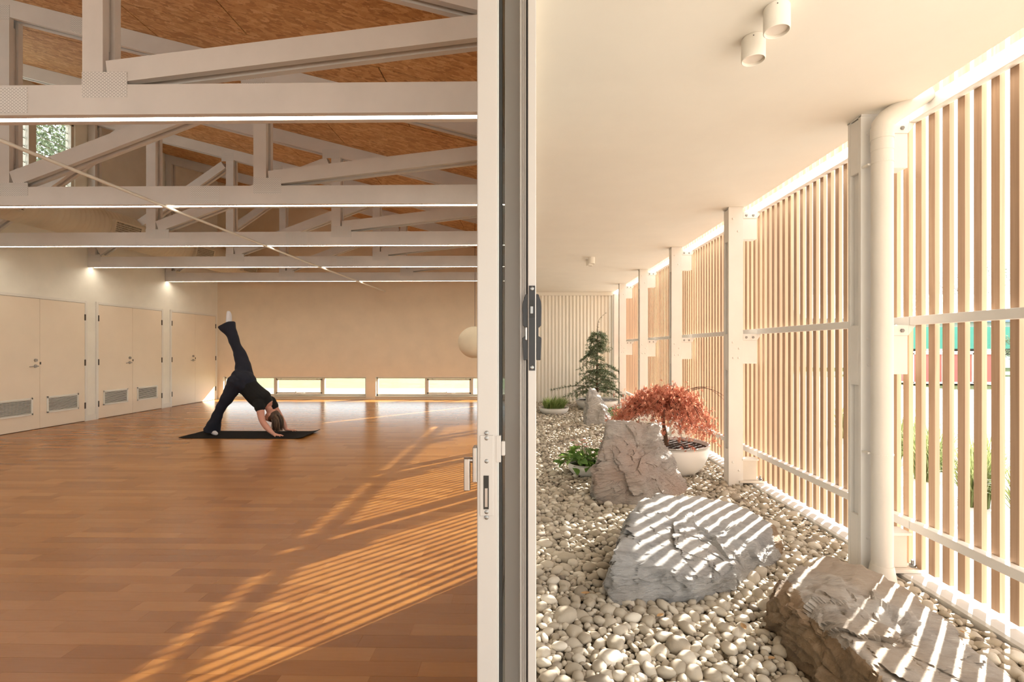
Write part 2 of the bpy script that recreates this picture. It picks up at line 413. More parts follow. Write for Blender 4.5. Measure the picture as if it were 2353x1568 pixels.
# low windows
def low_window(n, x0, x1, cuts):
    w = sthing('window_%d' % n, (0, 0, 0)); z0, z1 = WZ; y0 = YB+.06
    fr = MB(); fr.box(x0, x1, y0, y0+.07, z1-.045, z1); fr.box(x0, x1, y0, y0+.07, z0, z0+.055)
    fr.box(x0, x0+.045, y0, y0+.07, z0, z1); fr.box(x1-.045, x1, y0, y0+.07, z0, z1)
    fr.build('window_frame', 'mullion', w, bevel=.003)
    lin = MB(); lin.box(x0, x1, YB-.004, y0, z1-.012, z1); lin.box(x0, x0+.012, YB-.004, y0, z0, z1); lin.box(x1-.012, x1, YB-.004, y0, z0, z1)
    lin.build('reveal_lining', 'frame', w)
    MB().box(x0, x1, YB-.02, y0+.01, z0-.02, z0+.006).build('sill', 'mullion', w, bevel=.003)
    for c in cuts: MB().box(c-.03, c+.03, y0-.002, y0+.068, z0+.05, z1-.04).build('mullion', 'mullion', w, bevel=.003)
    ed = [x0+.045]+cuts+[x1-.045]
    for i in range(len(ed)-1):
        a, b = ed[i]+(.03 if i else 0), ed[i+1]-(.03 if i < len(ed)-2 else 0)
        if i == 1:
            s = MB(); h = .04; ya, yb = y0-.012, y0+.04
            s.box(a, b, ya, yb, z1-.05-h, z1-.05); s.box(a, b, ya, yb, z0+.06, z0+.06+h); s.box(a, a+h, ya, yb, z0+.06, z1-.05); s.box(b-h, b, ya, yb, z0+.06, z1-.05)
            sash = s.build('awning_sash', 'mullion', w, bevel=.003)
            MB().box(a+h, b-h, y0+.01, y0+.016, z0+.06+h, z1-.05-h).build('pane', 'glass', sash)
            cx = (a+b)/2; wd = MB(); wd.box(cx-.07, cx+.07, ya-.03, ya, z0+.075, z0+.095); wd.box(cx-.075, cx-.045, ya-.045, ya, z0+.07, z0+.125); wd.box(cx-.06, cx+.16, ya-.045, ya-.03, z0+.085, z0+.10)
            wd.build('winder_handle', 'frame', sash, bevel=.003)
            ht = MB(); ht.box(a+.12, a+.14, ya-.006, ya, z1-.065, z1-.055); ht.box(b-.14, b-.12, ya-.006, ya, z1-.065, z1-.055); ht.build('screw_cap', 'dark', sash)
        else: MB().box(a, b, y0+.03, y0+.036, z0+.055, z1-.045).build('pane', 'glass', w)
low_window(1, W[0][0], W[0][1], [-6.49, -5.24])
low_window(2, W[1][0], W[1][1], [-2.60, -1.42])

# louvre windows high on the left wall
blade_me = {}
def louvre_window(n, y0, y1):
    w = sthing('window_%d' % n); z0, z1 = 3.98, 5.24; xc = XL-.075
    f = MB(); f.box(xc-.05, xc+.05, y0, y1, z0, z0+.05); f.box(xc-.05, xc+.05, y0, y1, z1-.05, z1)
    ym = (y0+y1)/2
    for (a, b) in ((y0, y0+.05), (ym-.06, ym+.06), (y1-.05, y1)): f.box(xc-.05, xc+.05, a, b, z0, z1)
    f.build('window_frame', 'mullion', w, bevel=.003)
    for (a, b) in ((y0+.05, ym-.06), (ym+.06, y1-.05)):
        key = round(b-a, 3)
        if key not in blade_me:
            m = MB(); m.box(-.003, .003, 0, b-a, -.075, .075)
            blade_me[key] = mesh_of(m, 'glass')
            m = MB(); m.box(-.005, .006, 0, b-a, -.006, .006); blade_me[(key, 'e')] = mesh_of(m, 'alu_grey')
        nb = 9; st = (z1-z0-.1)/nb
        for i in range(nb):
            zc = z0+.05+st*(i+.5)
            bl = shared('louvre_blade', blade_me[key], 'glass', w, (xc, a, zc), (0, R(12), 0))
            shared('blade_edge', blade_me[(key, 'e')], 'alu_grey', bl, (0, 0, -.075))
    hd = MB(); hd.box(xc+.05, xc+.075, y1-.035, y1-.02, 4.62, 4.74); hd.box(xc+.05, xc+.11, y1-.035, y1-.02, 4.73, 4.75); hd.build('louvre_lever', 'alu', w)
for i, (a, b) in enumerate(bays): louvre_window(3+i, a, b)

# cupboard doors in the left wall
def cupboard(n, y0, y1, vents):
    d = sthing('door_%d' % n, (XL, 0, 0)); H = 2.115; x = 0; ym = (y0+y1)/2
    f = MB(); f.box(0, .022, y0-.045, y0, 0, H+.045); f.box(0, .022, y1, y1+.045, 0, H+.045); f.box(0, .022, y0, y1, H, H+.045)
    f.build('door_frame', 'frame', d, bevel=.003)
    MB().box(.0, .003, y0, y1, 0, H).build('shadow_gap', 'dark', d)
    for a, b in ((y0+.003, ym-.002), (ym+.002, y1-.003)): MB().box(.003, .016, a, b, .008, H-.004).build('door_leaf', 'door', d, bevel=.0015)
    for yy in (y0, y1):
        for zz in (.28, 1.05, 1.86):
            MB().box(.010, .026, yy-.012, yy+.012, zz-.055, zz+.055).build('hinge', 'bronze', d, bevel=.002)
    if vents:
        for a, b in ((y0+.10, ym-.12), (ym+.11, y1-.13)):
            z0, z1 = .24, .515
            v = MB(); v.box(.016, .030, a, b, z1-.028, z1); v.box(.016, .030, a, b, z0, z0+.028); v.box(.016, .030, a, a+.024, z0, z1); v.box(.016, .030, b-.024, b, z0, z1)
            vo = v.build('vent_grille', 'frame', d, bevel=.002)
            MB().box(.0161, .0175, a+.02, b-.02, z0+.02, z1-.02).build('vent_backing', 'dark', vo)
            ns = 11; st = (z1-z0-.056)/ns
            for i in range(ns):
                zc = z0+.028+st*(i+.5)
                MB().prism([(.0180, zc+.003), (.028, zc-.004), (.028, zc-.0015), (.0180, zc+.0055)], 'y', a+.024, b-.024).build('louvre_slat', 'frame', vo)
    lk = MB(); lk.tube([(.016, ym-.07, 1.115), (.034, ym-.07, 1.115)], [.026, .024], 20); lk.tube([(.034, ym-.07, 1.115), (.037, ym-.07, 1.115)], .012, 12)
    lk.build('lock_cylinder', 'steel', d, smooth=True)
    hn = MB(); hn.tube([(.016, ym-.07, 1.02), (.026, ym-.07, 1.02)], [.028, .026], 20); hn.tube([(.026, ym-.07, 1.02), (.065, ym-.07, 1.02)], .010, 12)
    hn.tube([(.060, ym-.065, 1.02), (.064, ym-.12, 1.022), (.058, ym-.20, 1.015)], [.010, .009, .007], 12)
    hn.build('lever_handle', 'steel', d, smooth=True)
    MB().box(.016, .020, ym-.004, ym+.018, 1.045, 1.085).build('strike_plate', 'bronze', d)
cupboard(1, 6.93, 8.53, True); cupboard(2, 8.80, 10.345, True); cupboard(3, 10.64, 12.15, False)
bb = MB(); 
for a, b in ((8.575, 8.755), (10.39, 10.595)): bb.box(XL, XL+.014, a, b, 0, .10)
struct('baseboard_left', bb, 'frame')

# glazed right side of the hall beyond the open doorway: mullions and fixed panes
MUL = [2.907+1.8435*k for k in range(5)]+[12.10, -.80]
for i, ym in enumerate(MUL):
    struct('trim_%d' % (i+1), MB().box(-.10, -.03, ym-.05, ym+.05, 0, 2.60), 'alu')
struct('trim_8', MB().box(-.125, .03, YF, YB, -.12, .012), 'alu_grey')
struct('trim_9', MB().box(-.10, -.03, 2.95, YB, .012, .085), 'alu')
ys = sorted(MUL)
for i in range(1, len(ys)-1):
    w = sthing('window_%d' % (20+i)); MB().box(-.068, -.062, ys[i]+.05, ys[i+1]-.05, .085, 2.60).build('pane', 'glass', w)

# ================================================================== SETTING: covered walk on the right
struct('ceiling_walkway', MB().box(.02, 2.09, YF-.6, 12.0, SOF, SOF+.14), 'soffit')
# corrugated end wall
nx = 26*12; mbc = MB(); vs = []; x0, x1 = .02, 2.32
for i in range(nx+1):
    x = x0+(x1-x0)*i/nx; y = 11.80+.010*math.sin(2*math.pi*(x-x0)/.086)
    vs += [(x, y, -.1), (x, y, 2.60)]
mbc.add(vs, [(2*i, 2*i+2, 2*i+3, 2*i+1) for i in range(nx)])
we = mbc.build('wall_end', 'corr', smooth='all'); we['kind'] = 'structure'
MB().box(.02, 2.4, 11.84, 12.0, -.1, 2.67).build('wall_core', 'corr', we)
struct('trim_10', MB().box(.02, 2.15, 11.755, 11.785, 2.585, 2.668), 'soffit')
# ground slab, kerb
struct('ground_slab', MB().box(.03, 2.3, YF-.6, 12.0, -.25, -.038), 'sand')
kb = MB()
kb.prism([(2.145, -.2), (2.145, .012), (2.16, .022), (2.46, .022), (2.46, -.2)], 'y', YF, 12.0)
struct('kerb_edge', kb, 'concrete')

# slat screens, one per bay
sl_me = mesh_of(MB().box(0, .026, -.0215, .0215, .045, 2.80), 'slat')
bayY = [(PY[0]-1.8435, PY[0])]+[(PY[k], PY[k+1]) for k in range(4)]+[(PY[4], 11.72)]
names = ['nearest bay, in front of the downpipe', 'bay between the downpipe post and the second post', 'bay between the second and third posts', 'bay between the third and fourth posts', 'bay between the fourth and fifth posts', 'short last bay beside the corrugated wall']
allslat = []
n0 = 2.455 - .0918*20
for i, (a, b) in enumerate(bayY):
    s = thing('slat_screen', 'vertical timber slat screen with white rails, '+names[i], 'screen', (2.2, a, 0), 0, 'timber slat screens along the walkway')
    rl = MB(); rl.box(0, .05, 0, b-a-.004, .27, .32); rl.build('bottom_rail', 'white', s, bevel=.003)
    rl = MB(); rl.box(0, .05, 0, b-a-.004, 1.45, 1.50); rl.build('middle_rail', 'white', s, bevel=.003)
    rl = MB(); rl.box(0, .05, 0, b-a-.004, 2.62, 2.70); rl.build('top_rail', 'white', s, bevel=.003)
    y = n0
    while y < b-.02 or (i == 5 and y < b):
        if y >= a-.02:
            sh = shared('slat', sl_me, 'slat', s, (.0505, y-a, random.uniform(-.006, .006)), (0, 0, R(random.uniform(-.6, .6))))
        y += .0918
# posts
plabel = ['nearest white steel post with a round downpipe in front', 'second white steel post from the front, beside the red maple', 'third white steel post, behind the red maple crown', 'fourth white steel post from the front', 'fifth and farthest white steel post, beside the conifer']
for k, y in enumerate(PY):
    p = thing('steel_post', plabel[k], 'post', (1.926, y, 0), 0, 'white steel posts of the walkway')
    b = MB(); b.box(0, .139, 0, .024, -.1, SOF-.004); b.box(0, .139, .091, .115, -.1, SOF-.004); b.box(.022, .117, .024, .091, -.1, SOF-.02)
    b.box(0, .022, .024, .091, 2.34, SOF-.02); b.box(0, .022, .024, .091, 1.10, 1.45); b.box(0, .022, .024, .091, -.1, .34)
    b.build('post_body', 'white', p, bevel=.0025)
    MB().box(.0, .145, -.004, .12, SOF-.012, SOF-.001).build('cap_plate', 'white', p)
    for (bx, bz) in ((.04, 2.555), (.09, 2.435), (.04, 1.37), (.10, 1.31), (.045, 1.22), (.095, 1.22), (.04, .22), (.10, .14)):
        m = MB(); m.lathe([(.0001, -.006), (.006, -.0055), (.0095, -.003), (.0105, 0)], 12)
        m.v = [(x+bx, zz, yy+bz) for (x, yy, zz) in m.v]; m.build('bolt_head', 'white', p, smooth=True)
    # cleats that carry the rails
    for nm, z0, z1, x1 in (('top_cleat', 2.36, 2.62, .272), ('middle_cleat', 1.165, 1.45, .272)):
        c = MB(); c.box(.139, x1, .006, .095, z0, z1-.06); cl = c.build(nm, 'white', p, bevel=.002)
        c = MB(); c.prism([(.139, z1-.06), (x1, z1-.06), (x1, z1), (.139, z1)], 'y', .0, .10); c.prism([(x1, z1-.06), (x1+.035, z1-.012), (x1+.035, z1), (x1, z1)], 'y', .0, .05)
        pl = c.build('cleat_plate', 'white', cl, bevel=.002)
        for bx in (.17, .235):
            m = MB(); m.lathe([(.0001, -.010), (.010, -.009), (.0125, 0)], 6); m.v = [(x+bx, zz+0, yy+z1-.032) for (x, yy, zz) in m.v]; m.build('bolt', 'zinc', cl)
    c = MB(); c.box(.139, .272, .01, .09, .045, .235); cl = c.build('base_cleat', 'rubbed', p, bevel=.002)
    MB().box(.130, .285, -.01, .10, .236, .250).build('cleat_plate', 'white', cl)
    MB().box(.100, .335, -.02, .11, .024, .044).build('foot_plate', 'rubbed', cl)
    m = MB(); m.tube([(.31, .02, .044), (.31, .02, .085)], .008, 8); m.tube([(.31, .02, .044), (.31, .02, .06)], .017, 6); m.build('anchor_bolt', 'zinc', cl)
# downpipe
dp = thing('downpipe', 'round cream downpipe with an elbow, in front of the nearest post', 'pipe', (1.995, 2.755, 0))
m = MB(); m.tube([(0, 0, .06), (0, 0, 2.50)], .0525, 28); m.build('pipe', 'pvc', dp, smooth=True)
m = MB()
for z0, z1, r in ((2.49, 2.56, .0560), (2.425, 2.47, .0545)): m.tube([(0, 0, z0), (0, 0, z1)], r, 28)
m.build('collar', 'pvc', dp, smooth=True)
m = MB(); m.tube([(0, 0, 2.55), (0, 0, 2.575), (.02, -.008, 2.605), (.06, -.025, 2.635), (.19, -.08, 2.72)], .0525, 28); m.build('elbow', 'pvc', dp, smooth=True)
m = MB(); m.tube([(0, 0, .0), (0, 0, .10)], [.072, .056], 28); m.build('pipe_shoe', 'pvc', dp, smooth=True)
for z in (2.36, .72):
    m = MB(); m.tube([(0, 0, z-.004), (0, 0, z+.004)], .0545, 28); m.box(-.066, -.045, .02, .07, z-.005, z+.005); m.build('pipe_clip', 'pvc', dp)
# corner post at far end
o = MB().box(2.06, 2.20, 11.60, 11.72, -.1, 2.6).build('corner_post', 'white', bevel=.003); tag(o, 'white corner post where the screen meets the corrugated wall', 'post')

# downlights
for i, (x, y, lab) in enumerate([(.988, 1.935, 'cream cylinder downlight on the soffit, nearest of the near pair'), (.985, 2.128, 'cream cylinder downlight on the soffit, farther one of the near pair'),
                               (.955, 7.255, 'small distant cream cylinder downlight, right one of the far pair'), (.945, 7.445, 'small distant cream cylinder downlight, left one of the far pair')]):
    d = thing('downlight', lab, 'light', (x, y, SOF), 0, 'surface mounted downlights')
    m = MB(); m.lathe([(.0001, 0), (.0465, 0), (.0465, -.003), (.049, -.004), (.049, -.094), (.046, -.096), (.044, -.094), (.044, -.082)], 40); m.build('housing', 'soffit', d, smooth=True)
    m = MB(); m.lathe([(.044, -.084), (.03, -.0835), (.0001, -.083)], 40); m.build('lens', 'lens', d, smooth=True)
    m = MB(); m.tube([(-.02, -.0455, -.014), (-.02, -.0465, -.014)], .0022, 8); m.build('grub_screw', 'black', d)

# ================================================================== open door leaves at the doorway (seen end on)
def door_leaf(name, label, xa, xb, y0, y1, top=2.55):
    d = thing(name, label, 'door', ((xa+xb)/2, y0, .012)); h = (xb-xa)/2; L = y1-y0
    MB().box(-h, h, 0, .055, 0, top).build('end_stile', 'alu', d, bevel=.003)
    MB().box(-h, h, L-.055, L, 0, top).build('far_stile', 'alu', d, bevel=.003)
    MB().box(-h, h, .055, L-.055, 0, .085).build('bottom_rail', 'alu', d)
    MB().box(-h, h, .055, L-.055, top-.085, top).build('top_rail', 'alu', d)
    MB().box(-.004, .004, .055, L-.055, .085, top-.085).build('glass_pane', 'glass', d)
    return d, h
DY = 1.22
d, h = door_leaf('sliding_door', 'white framed sliding glass door leaf with recessed latch plate and lever, seen edge on', -.1285, -.0765, DY, 2.86)
MB().box(h, h+.0025, .0, .05, 0, 2.55).build('edge_bead', 'white', d)
MB().box(h+.001, h+.010, .012, .055, 0, 2.55).build('seal_strip', 'gap', d)
Z = .012
lp = MB().box(-.0185, .0155, -.0025, .001, .895-Z, 1.098-Z).build('latch_plate', 'alu', d, bevel=.0012)
MB().box(-.0095, .004, -.0030, -.0020, .912-Z, .997-Z).build('latch_slot', 'dark', lp)
MB().box(-.006, .001, -.0034, -.0026, .918-Z, .965-Z).build('latch_bolt', 'steel', lp)
for z in (1.104, 1.091, 1.033, .905, .891):
    m = MB(); m.lathe([(.0001, -.002), (.003, -.0022), (.0052, -.001), (.0055, .001)], 16); m.v = [(x-.0015, zz-.0022, yy+z-Z) for (x, yy, zz) in m.v]; m.build('screw', 'zinc', d if z > 1.1 or z < .9 else lp, smooth=True)
lv = MB(); lv.box(-h-.011, -h, -.004, .03, .979-Z, 1.068-Z); hb = lv.build('lever_handle', 'steel', d, bevel=.002)
m = MB(); m.tube([(-h-.010, .012, 1.033-Z), (-h-.034, .012, 1.033-Z)], .0075, 14); m.build('lever_spindle', 'steel', hb, smooth=True)
MB().box(-h-.034, -h-.019, .003, .021, .956-Z, 1.038-Z).build('lever_grip', 'steel', hb, bevel=.002)
sn = MB(); sn.box(h-.004, h+.0085, -.001, .014, 1.030-Z, 1.097-Z); sn.build('thumb_turn_plate', 'alu', d, bevel=.001)
sn = MB(); sn.box(h+.0085, h+.019, .0, .012, 1.046-Z, 1.083-Z); sn.build('thumb_turn', 'alu', d, bevel=.003)
d, h = door_leaf('sliding_door', 'second white sliding glass door leaf, set back beside the first', -.0665, -.0215, 1.392, 2.86)
jb = MB(); jb.box(-.0205, -.0155, DY+.03, 2.86, .012, 2.56); jb.box(-.0145, -.0105, DY+.03, 2.86, .012, 2.56); jb.box(-.0095, -.0045, DY+.03, 2.86, .012, 2.56)
struct('trim_11', jb, 'alu')
struct('trim_12', MB().box(-.004, .0005, DY+.03, 2.0, .012, 2.56), 'gap')
# insect screen leaf
sd_ = thing('screen_door', 'narrow white insect screen door with black latch handles, seen edge on', 'door', (.0095, DY, .012)); h = .0095
MB().box(-h, h+.002, 0, .045, 0, 2.55).build('end_stile', 'alu', sd_, bevel=.002)
MB().box(-h, h, 1.55, 1.60, 0, 2.55).build('far_stile', 'alu', sd_)
MB().box(-h, h, .045, 1.55, 0, .06).build('bottom_rail', 'alu', sd_); MB().box(-h, h, .045, 1.55, 2.49, 2.55).build('top_rail', 'alu', sd_)
def mesh_mat():
    m, nt, b = new_mat('insect_mesh'); b.inputs['Base Color'].default_value = (.02, .02, .02, 1); b.inputs['Roughness'].default_value = .7
    v = scoord(nt, (1, 500, 500)); ck = N(nt, 'ShaderNodeTexBrick'); tr = N(nt, 'ShaderNodeBsdfTransparent'); ms = N(nt, 'ShaderNodeMixShader'); ms.inputs[0].default_value = .35
    nt.links.new(tr.outputs[0], ms.inputs[1]); nt.links.new(b.outputs[0], ms.inputs[2]); nt.links.new(ms.outputs[0], nt.nodes['Material Output'].inputs[0]); nt.nodes.remove(ck)
    return m
M['mesh'] = mesh_mat()
MB().box(-.0006, .0006, .045, 1.55, .06, 2.49).build('insect_mesh', 'mesh', sd_)
lb = MB().box(-.0068, .0088, -.003, .001, 1.262-Z, 1.476-Z).build('latch_body', 'black', sd_, bevel=.0008)
MB().box(-.0035, .0035, -.0052, -.002, 1.405-Z, 1.424-Z).build('latch_tongue', 'zinc', lb, bevel=.001)
MB().box(-.0045, .0050, -.0040, -.0028, 1.395-Z, 1.440-Z).build('latch_recess', 'gap', lb)
for z in (1.4685, 1.270):
    m = MB(); m.lathe([(.0001, -.002), (.003, -.0022), (.0048, -.0012), (.0052, .001)], 16); m.v = [(x+.001, zz-.003, yy+z-Z) for (x, yy, zz) in m.v]; m.build('screw', 'zinc', lb, smooth=True)
for sx in (-1, 1):
    o = -.0095 if sx < 0 else .0115
    pf = [(0, 1.288), (.0115, 1.288), (.0135, 1.338), (.0135, 1.345), (.006, 1.349), (.006, 1.370), (.0125, 1.376), (.0135, 1.420), (.0125, 1.436), (.006, 1.455), (0, 1.456)]
    m = MB(); m.prism([(o+sx*a, z-Z) for a, z in pf], 'y', .004, .030); m.build('pull_handle', 'black', sd_, bevel=.0012)
m = MB(); m.box(-.0165, -.011, .0, .012, 1.338-Z, 1.372-Z); m.build('snib', 'steel', sd_, bevel=.002)

# ================================================================== roof trusses
def plate_mat():
    m, nt, b = new_mat('nail_plate'); b.inputs['Base Color'].default_value = (.74, .70, .66, 1); b.inputs['Roughness'].default_value = .45
    tc = N(nt, 'ShaderNodeTexCoord'); mp = N(nt, 'ShaderNodeMapping'); mp.inputs['Scale'].default_value = (42, 1, 105); nt.links.new(tc.outputs['Object'], mp.inputs[0])
    sp = N(nt, 'ShaderNodeSeparateXYZ'); nt.links.new(mp.outputs[0], sp.inputs[0])
    cb = N(nt, 'ShaderNodeCombineXYZ'); nt.links.new(sp.outputs[0], cb.inputs[0]); nt.links.new(sp.outputs[2], cb.inputs[1])
    br = N(nt, 'ShaderNodeTexBrick'); br.inputs['Scale'].default_value = 1.0; br.inputs['Color1'].default_value = (.46, .43, .40, 1); br.inputs['Color2'].default_value = (.46, .43, .40, 1); br.inputs['Mortar'].default_value = (.74, .70, .66, 1)
    br.inputs['Mortar Size'].default_value = .19; br.inputs['Brick Width'].default_value = 1.0; br.inputs['Row Height'].default_value = 1.0; br.inputs['Mortar Smooth'].default_value = .1
    nt.links.new(cb.outputs[0], br.inputs['Vector']); nt.links.new(br.outputs[0], b.inputs['Base Color']); bump(nt, b, br.outputs['Fac'], .4, .003)
    return m
M['plate'] = plate_mat()
CB, CT = 2.77, 2.958
tl = ['nearest white timber roof truss with the brightest light strip', 'second white timber roof truss from the front, passing in front of the louvre window', 'third white timber roof truss from the front', 'fourth white timber roof truss, its end meeting the left wall', 'fifth and farthest white timber roof truss, closest to the back wall']
for k, y in enumerate(TY):
    t = thing('roof_truss', tl[k], 'truss', (0, y, 0), 0, 'white roof trusses across the hall')
    def ply(name, p0, p1, w):
        m = MB()
        for a in (0, .09): m.bar(p0, p1, w, a, a+.045)
        return m.build(name, 'timber_white', t)
    m = MB()
    for a in (0, .09): m.box(XL+.002, -.135, a, a+.045, CB, CT)
    m.box(XL+.002, -.135, .045, .09, CB+.03, CT-.02); m.build('bottom_chord', 'timber_white', t, bevel=.002)
    m = MB(); m.box(XL+.05, -.16, .050, .085, CB+.0055, CB+.012); m.build('led_strip', 'led', t, label='glowing warm white light strip')
    m = MB()
    for a in (0, .09): m.prism([(XL+.002, zr(XL)-.185), (-.135, zr(-.135)-.185), (-.135, zr(-.135)-.003), (XL+.002, zr(XL)-.003)], 'y', a, a+.045)
    m.build('top_chord', 'timber_white', t)
    for (xa, xb) in ((-7.93, -7.80), (-5.42, -5.285), (-2.775, -2.645)):
        m = MB()
        for a in (0.0005, .0905): m.prism([(xa, CT), (xb, CT), (xb, zr(xb)-.185), (xa, zr(xa)-.185)], 'y', a, a+.044)
        m.box(xa+.015, xb-.03, .045, .09, CT+.25, zr(xb)-.25); m.build('web_post', 'timber_white', t)
    def diag(pa, pb, w):
        m = MB()
        for a in (.001, .091): m.bar(pa, pb, w, a, a+.043)
        # filler between the plies, set in
        m.bar(pa, pb, w-.06, .044, .091); m.build('web_brace', 'timber_white', t)
    diag((-7.74, 3.05), (-5.47, zr(-5.4)-.30), .14)
    diag((-5.26, 3.04), (-2.82, zr(-2.8)-.29), .155)
    diag((-2.62, 3.035), (-.14, 3.318), .142)
    for (xa, xb, za, zb) in ((-2.775, -2.49, 2.875, 3.035), (-5.425, -5.09, 2.865, 3.0), (-3.42, -3.12, 2.785, 2.945), (-5.50, -5.28, zr(-5.4)-.24, zr(-5.4)-.09), (-2.90, -2.66, zr(-2.8)-.235, zr(-2.8)-.11), (-7.93, -7.70, 2.87, 3.0)):
        MB().box(xa, xb, -.0022, .0002, za, zb).build('nail_plate', 'plate', t)
    MB().prism([(-4.65, zr(-4.65)-.165), (-4.40, zr(-4.40)-.165), (-4.40, zr(-4.40)-.03), (-4.65, zr(-4.65)-.03)], 'y', -.0022, .0002).build('nail_plate', 'plate', t)
# stay rod under the chords
m = MB(); m.tube([(-3.58, 1.9, 2.742), (-3.66, 4.9, 2.742), (-3.68, 8.0, 2.742), (-3.62, 12.2, 2.742)], .014, 10)
o = m.build('stay_rod', 'frame', smooth=True); tag(o, 'thin pale rod running lengthwise under the truss chords', 'rod')

# duct and its grilles
du = thing('air_duct', 'round ribbed cream air duct hung along the left wall', 'duct', (-7.2, 0, 3.38))
prof = []; y = .6
while y < 12.1:
    prof += [(.278, y), (.292, y+.03), (.292, y+.055)]; y += .085
m = MB(); m.lathe(prof, 40); m.v = [(x, zz, yy) for (x, yy, zz) in m.v]; m.build('duct_skin', 'duct', du, smooth='all')
for i, yc in enumerate((4.3, 6.25, 8.22, 10.2, 12.0)):
    if yc+.35 > YB: yc = YB-.36
    a0 = R(-12); c = Vector((math.cos(a0), 0, math.sin(a0))); tn = Vector((-math.sin(a0), 0, math.cos(a0)))
    def pt(u, v, w): q = c*(.293+w)+tn*v; return (q.x, yc+u, q.z)
    def pbox(mb, u0, u1, v0, v1, w0, w1):
        vs = [pt(u, v, w) for u in (u0, u1) for v in (v0, v1) for w in (w0, w1)]
        mb.add(vs, [(0, 1, 3, 2), (4, 6, 7, 5), (0, 4, 5, 1), (2, 3, 7, 6), (0, 2, 6, 4), (1, 5, 7, 3)])
    m = MB(); H, Wd = .115, .26
    pbox(m, -Wd-.03, Wd+.03, H, H+.025, -.03, .042); pbox(m, -Wd-.03, Wd+.03, -H-.025, -H, -.03, .042); pbox(m, -Wd-.03, -Wd, -H, H, -.03, .042); pbox(m, Wd, Wd+.03, -H, H, -.03, .042)
    gr = m.build('duct_grille', 'duct', du)
    m = MB(); pbox(m, -Wd, Wd, -H, H, .018, .022); m.build('grille_backing', 'dark', gr)
    m = MB()
    for j in range(1, 7): v = -H+2*H*j/7; pbox(m, -Wd, Wd, v-.005, v+.005, .024, .038)
    for j in range(1, 18): u = -Wd+2*Wd*j/18; pbox(m, u-.004, u+.004, -H, H, .022, .033)
    m.build('grille_bars', 'duct', gr)

# paper lantern
pl = thing('paper_lantern', 'round ribbed cream paper lantern hanging on a thin cord', 'lamp', (-.955, 8.7, 1.414))
prof = []; n = 66
for i in range(n+1):
    a = -math.pi/2+math.pi*i/n; rr = .30*math.cos(a)+(.004 if i % 2 else 0); prof.append((max(rr, .06), .285*math.sin(a)))
m = MB(); m.lathe(prof, 48); m.build('shade', 'paper', pl, smooth='all')
m = MB(); m.tube([(0, 0, .28), (0, 0, zr(-.955)-1.414)], .004, 6); m.build('cord', 'twig', pl)
m = MB(); m.lathe([(.0001, .275), (.062, .277), (.062, .283), (.0001, .285)], 20); m.build('collar', 'frame', pl)

# ================================================================== yoga mat
m = MB()
for (ya, yb) in ((0, 1),):
    nxx = 30; top = []; 
    V = []; F = []
    xs = [0+1.80*i/nxx for i in range(nxx+1)]
    for x in xs:
        lift = .018*max(0, (x-1.62)/.18)**2+.012*max(0, (.12-x)/.12)**2
        for yv in (0, .61):
            l2 = lift*(1.6 if (yv > .3 and x > 1.5) else 1)
            V += [(x, yv, .0005+l2), (x, yv, .007+l2)]
    for i in range(nxx):
        a = 4*i; b = a+4
        F += [(a+1, b+1, b+3, a+3), (a, a+2, b+2, b), (a, b, b+1, a+1), (a+2, a+3, b+3, b+2)]
    F += [(0, 1, 3, 2), (4*nxx, 4*nxx+2, 4*nxx+3, 4*nxx+1)]
    m.add(V, F)
ym = m.build('yoga_mat', 'mat'); ym.location = (-5.06, 6.93, 0); tag(ym, 'thin black yoga mat with curling corner on the timber floor', 'mat')

# ================================================================== person in a three-legged downward dog
def cr(pts, n=6):
    """catmull-rom through rows of numbers"""
    P = [np.array(p, float) for p in pts]; P = [2*P[0]-P[1]]+P+[2*P[-1]-P[-2]]; out = []
    for i in range(1, len(P)-2):
        for j in range(n):
            t = j/n; a, b, c, d = P[i-1], P[i], P[i+1], P[i+2]
            out.append(.5*((2*b)+(-a+c)*t+(2*a-5*b+4*c-d)*t*t+(-a+3*b-3*c+d)*t**3))
    out.append(P[-2]); return out
def limb(mb, rows, n=16, sub=5):
    """rows: x,y,z,r"""
    q = cr(rows, sub); pts = [Vector(p[:3]) for p in q]; rr = [max(.003, p[3]) for p in q]
    # rounded ends
    t0 = (pts[0]-pts[1]).normalized(); t1 = (pts[-1]-pts[-2]).normalized()
    pts = [pts[0]+t0*rr[0]*.75, pts[0]+t0*rr[0]*.5]+pts+[pts[-1]+t1*rr[-1]*.5, pts[-1]+t1*rr[-1]*.75]
    rr = [rr[0]*.25, rr[0]*.8]+rr+[rr[-1]*.8, rr[-1]*.25]
    mb.tube(pts, rr, n)
def ball(mb, c, r, n=16, rot=None):
    vs = []; k = 10
    r = r if isinstance(r, (tuple, list)) else (r, r, r)
    for i in range(k+1):
        a = math.pi*i/k
        for j in range(n):
            b = 2*math.pi*j/n; p = Vector((r[0]*math.sin(a)*math.cos(b), r[1]*math.sin(a)*math.sin(b), r[2]*math.cos(a)))
            if rot is not None: p = rot @ p
            vs.append(p+Vector(c))
    mb.add(vs, [(i*n+j, (i+1)*n+j, (i+1)*n+(j+1) % n, i*n+(j+1) % n) for i in range(k) for j in range(n)])
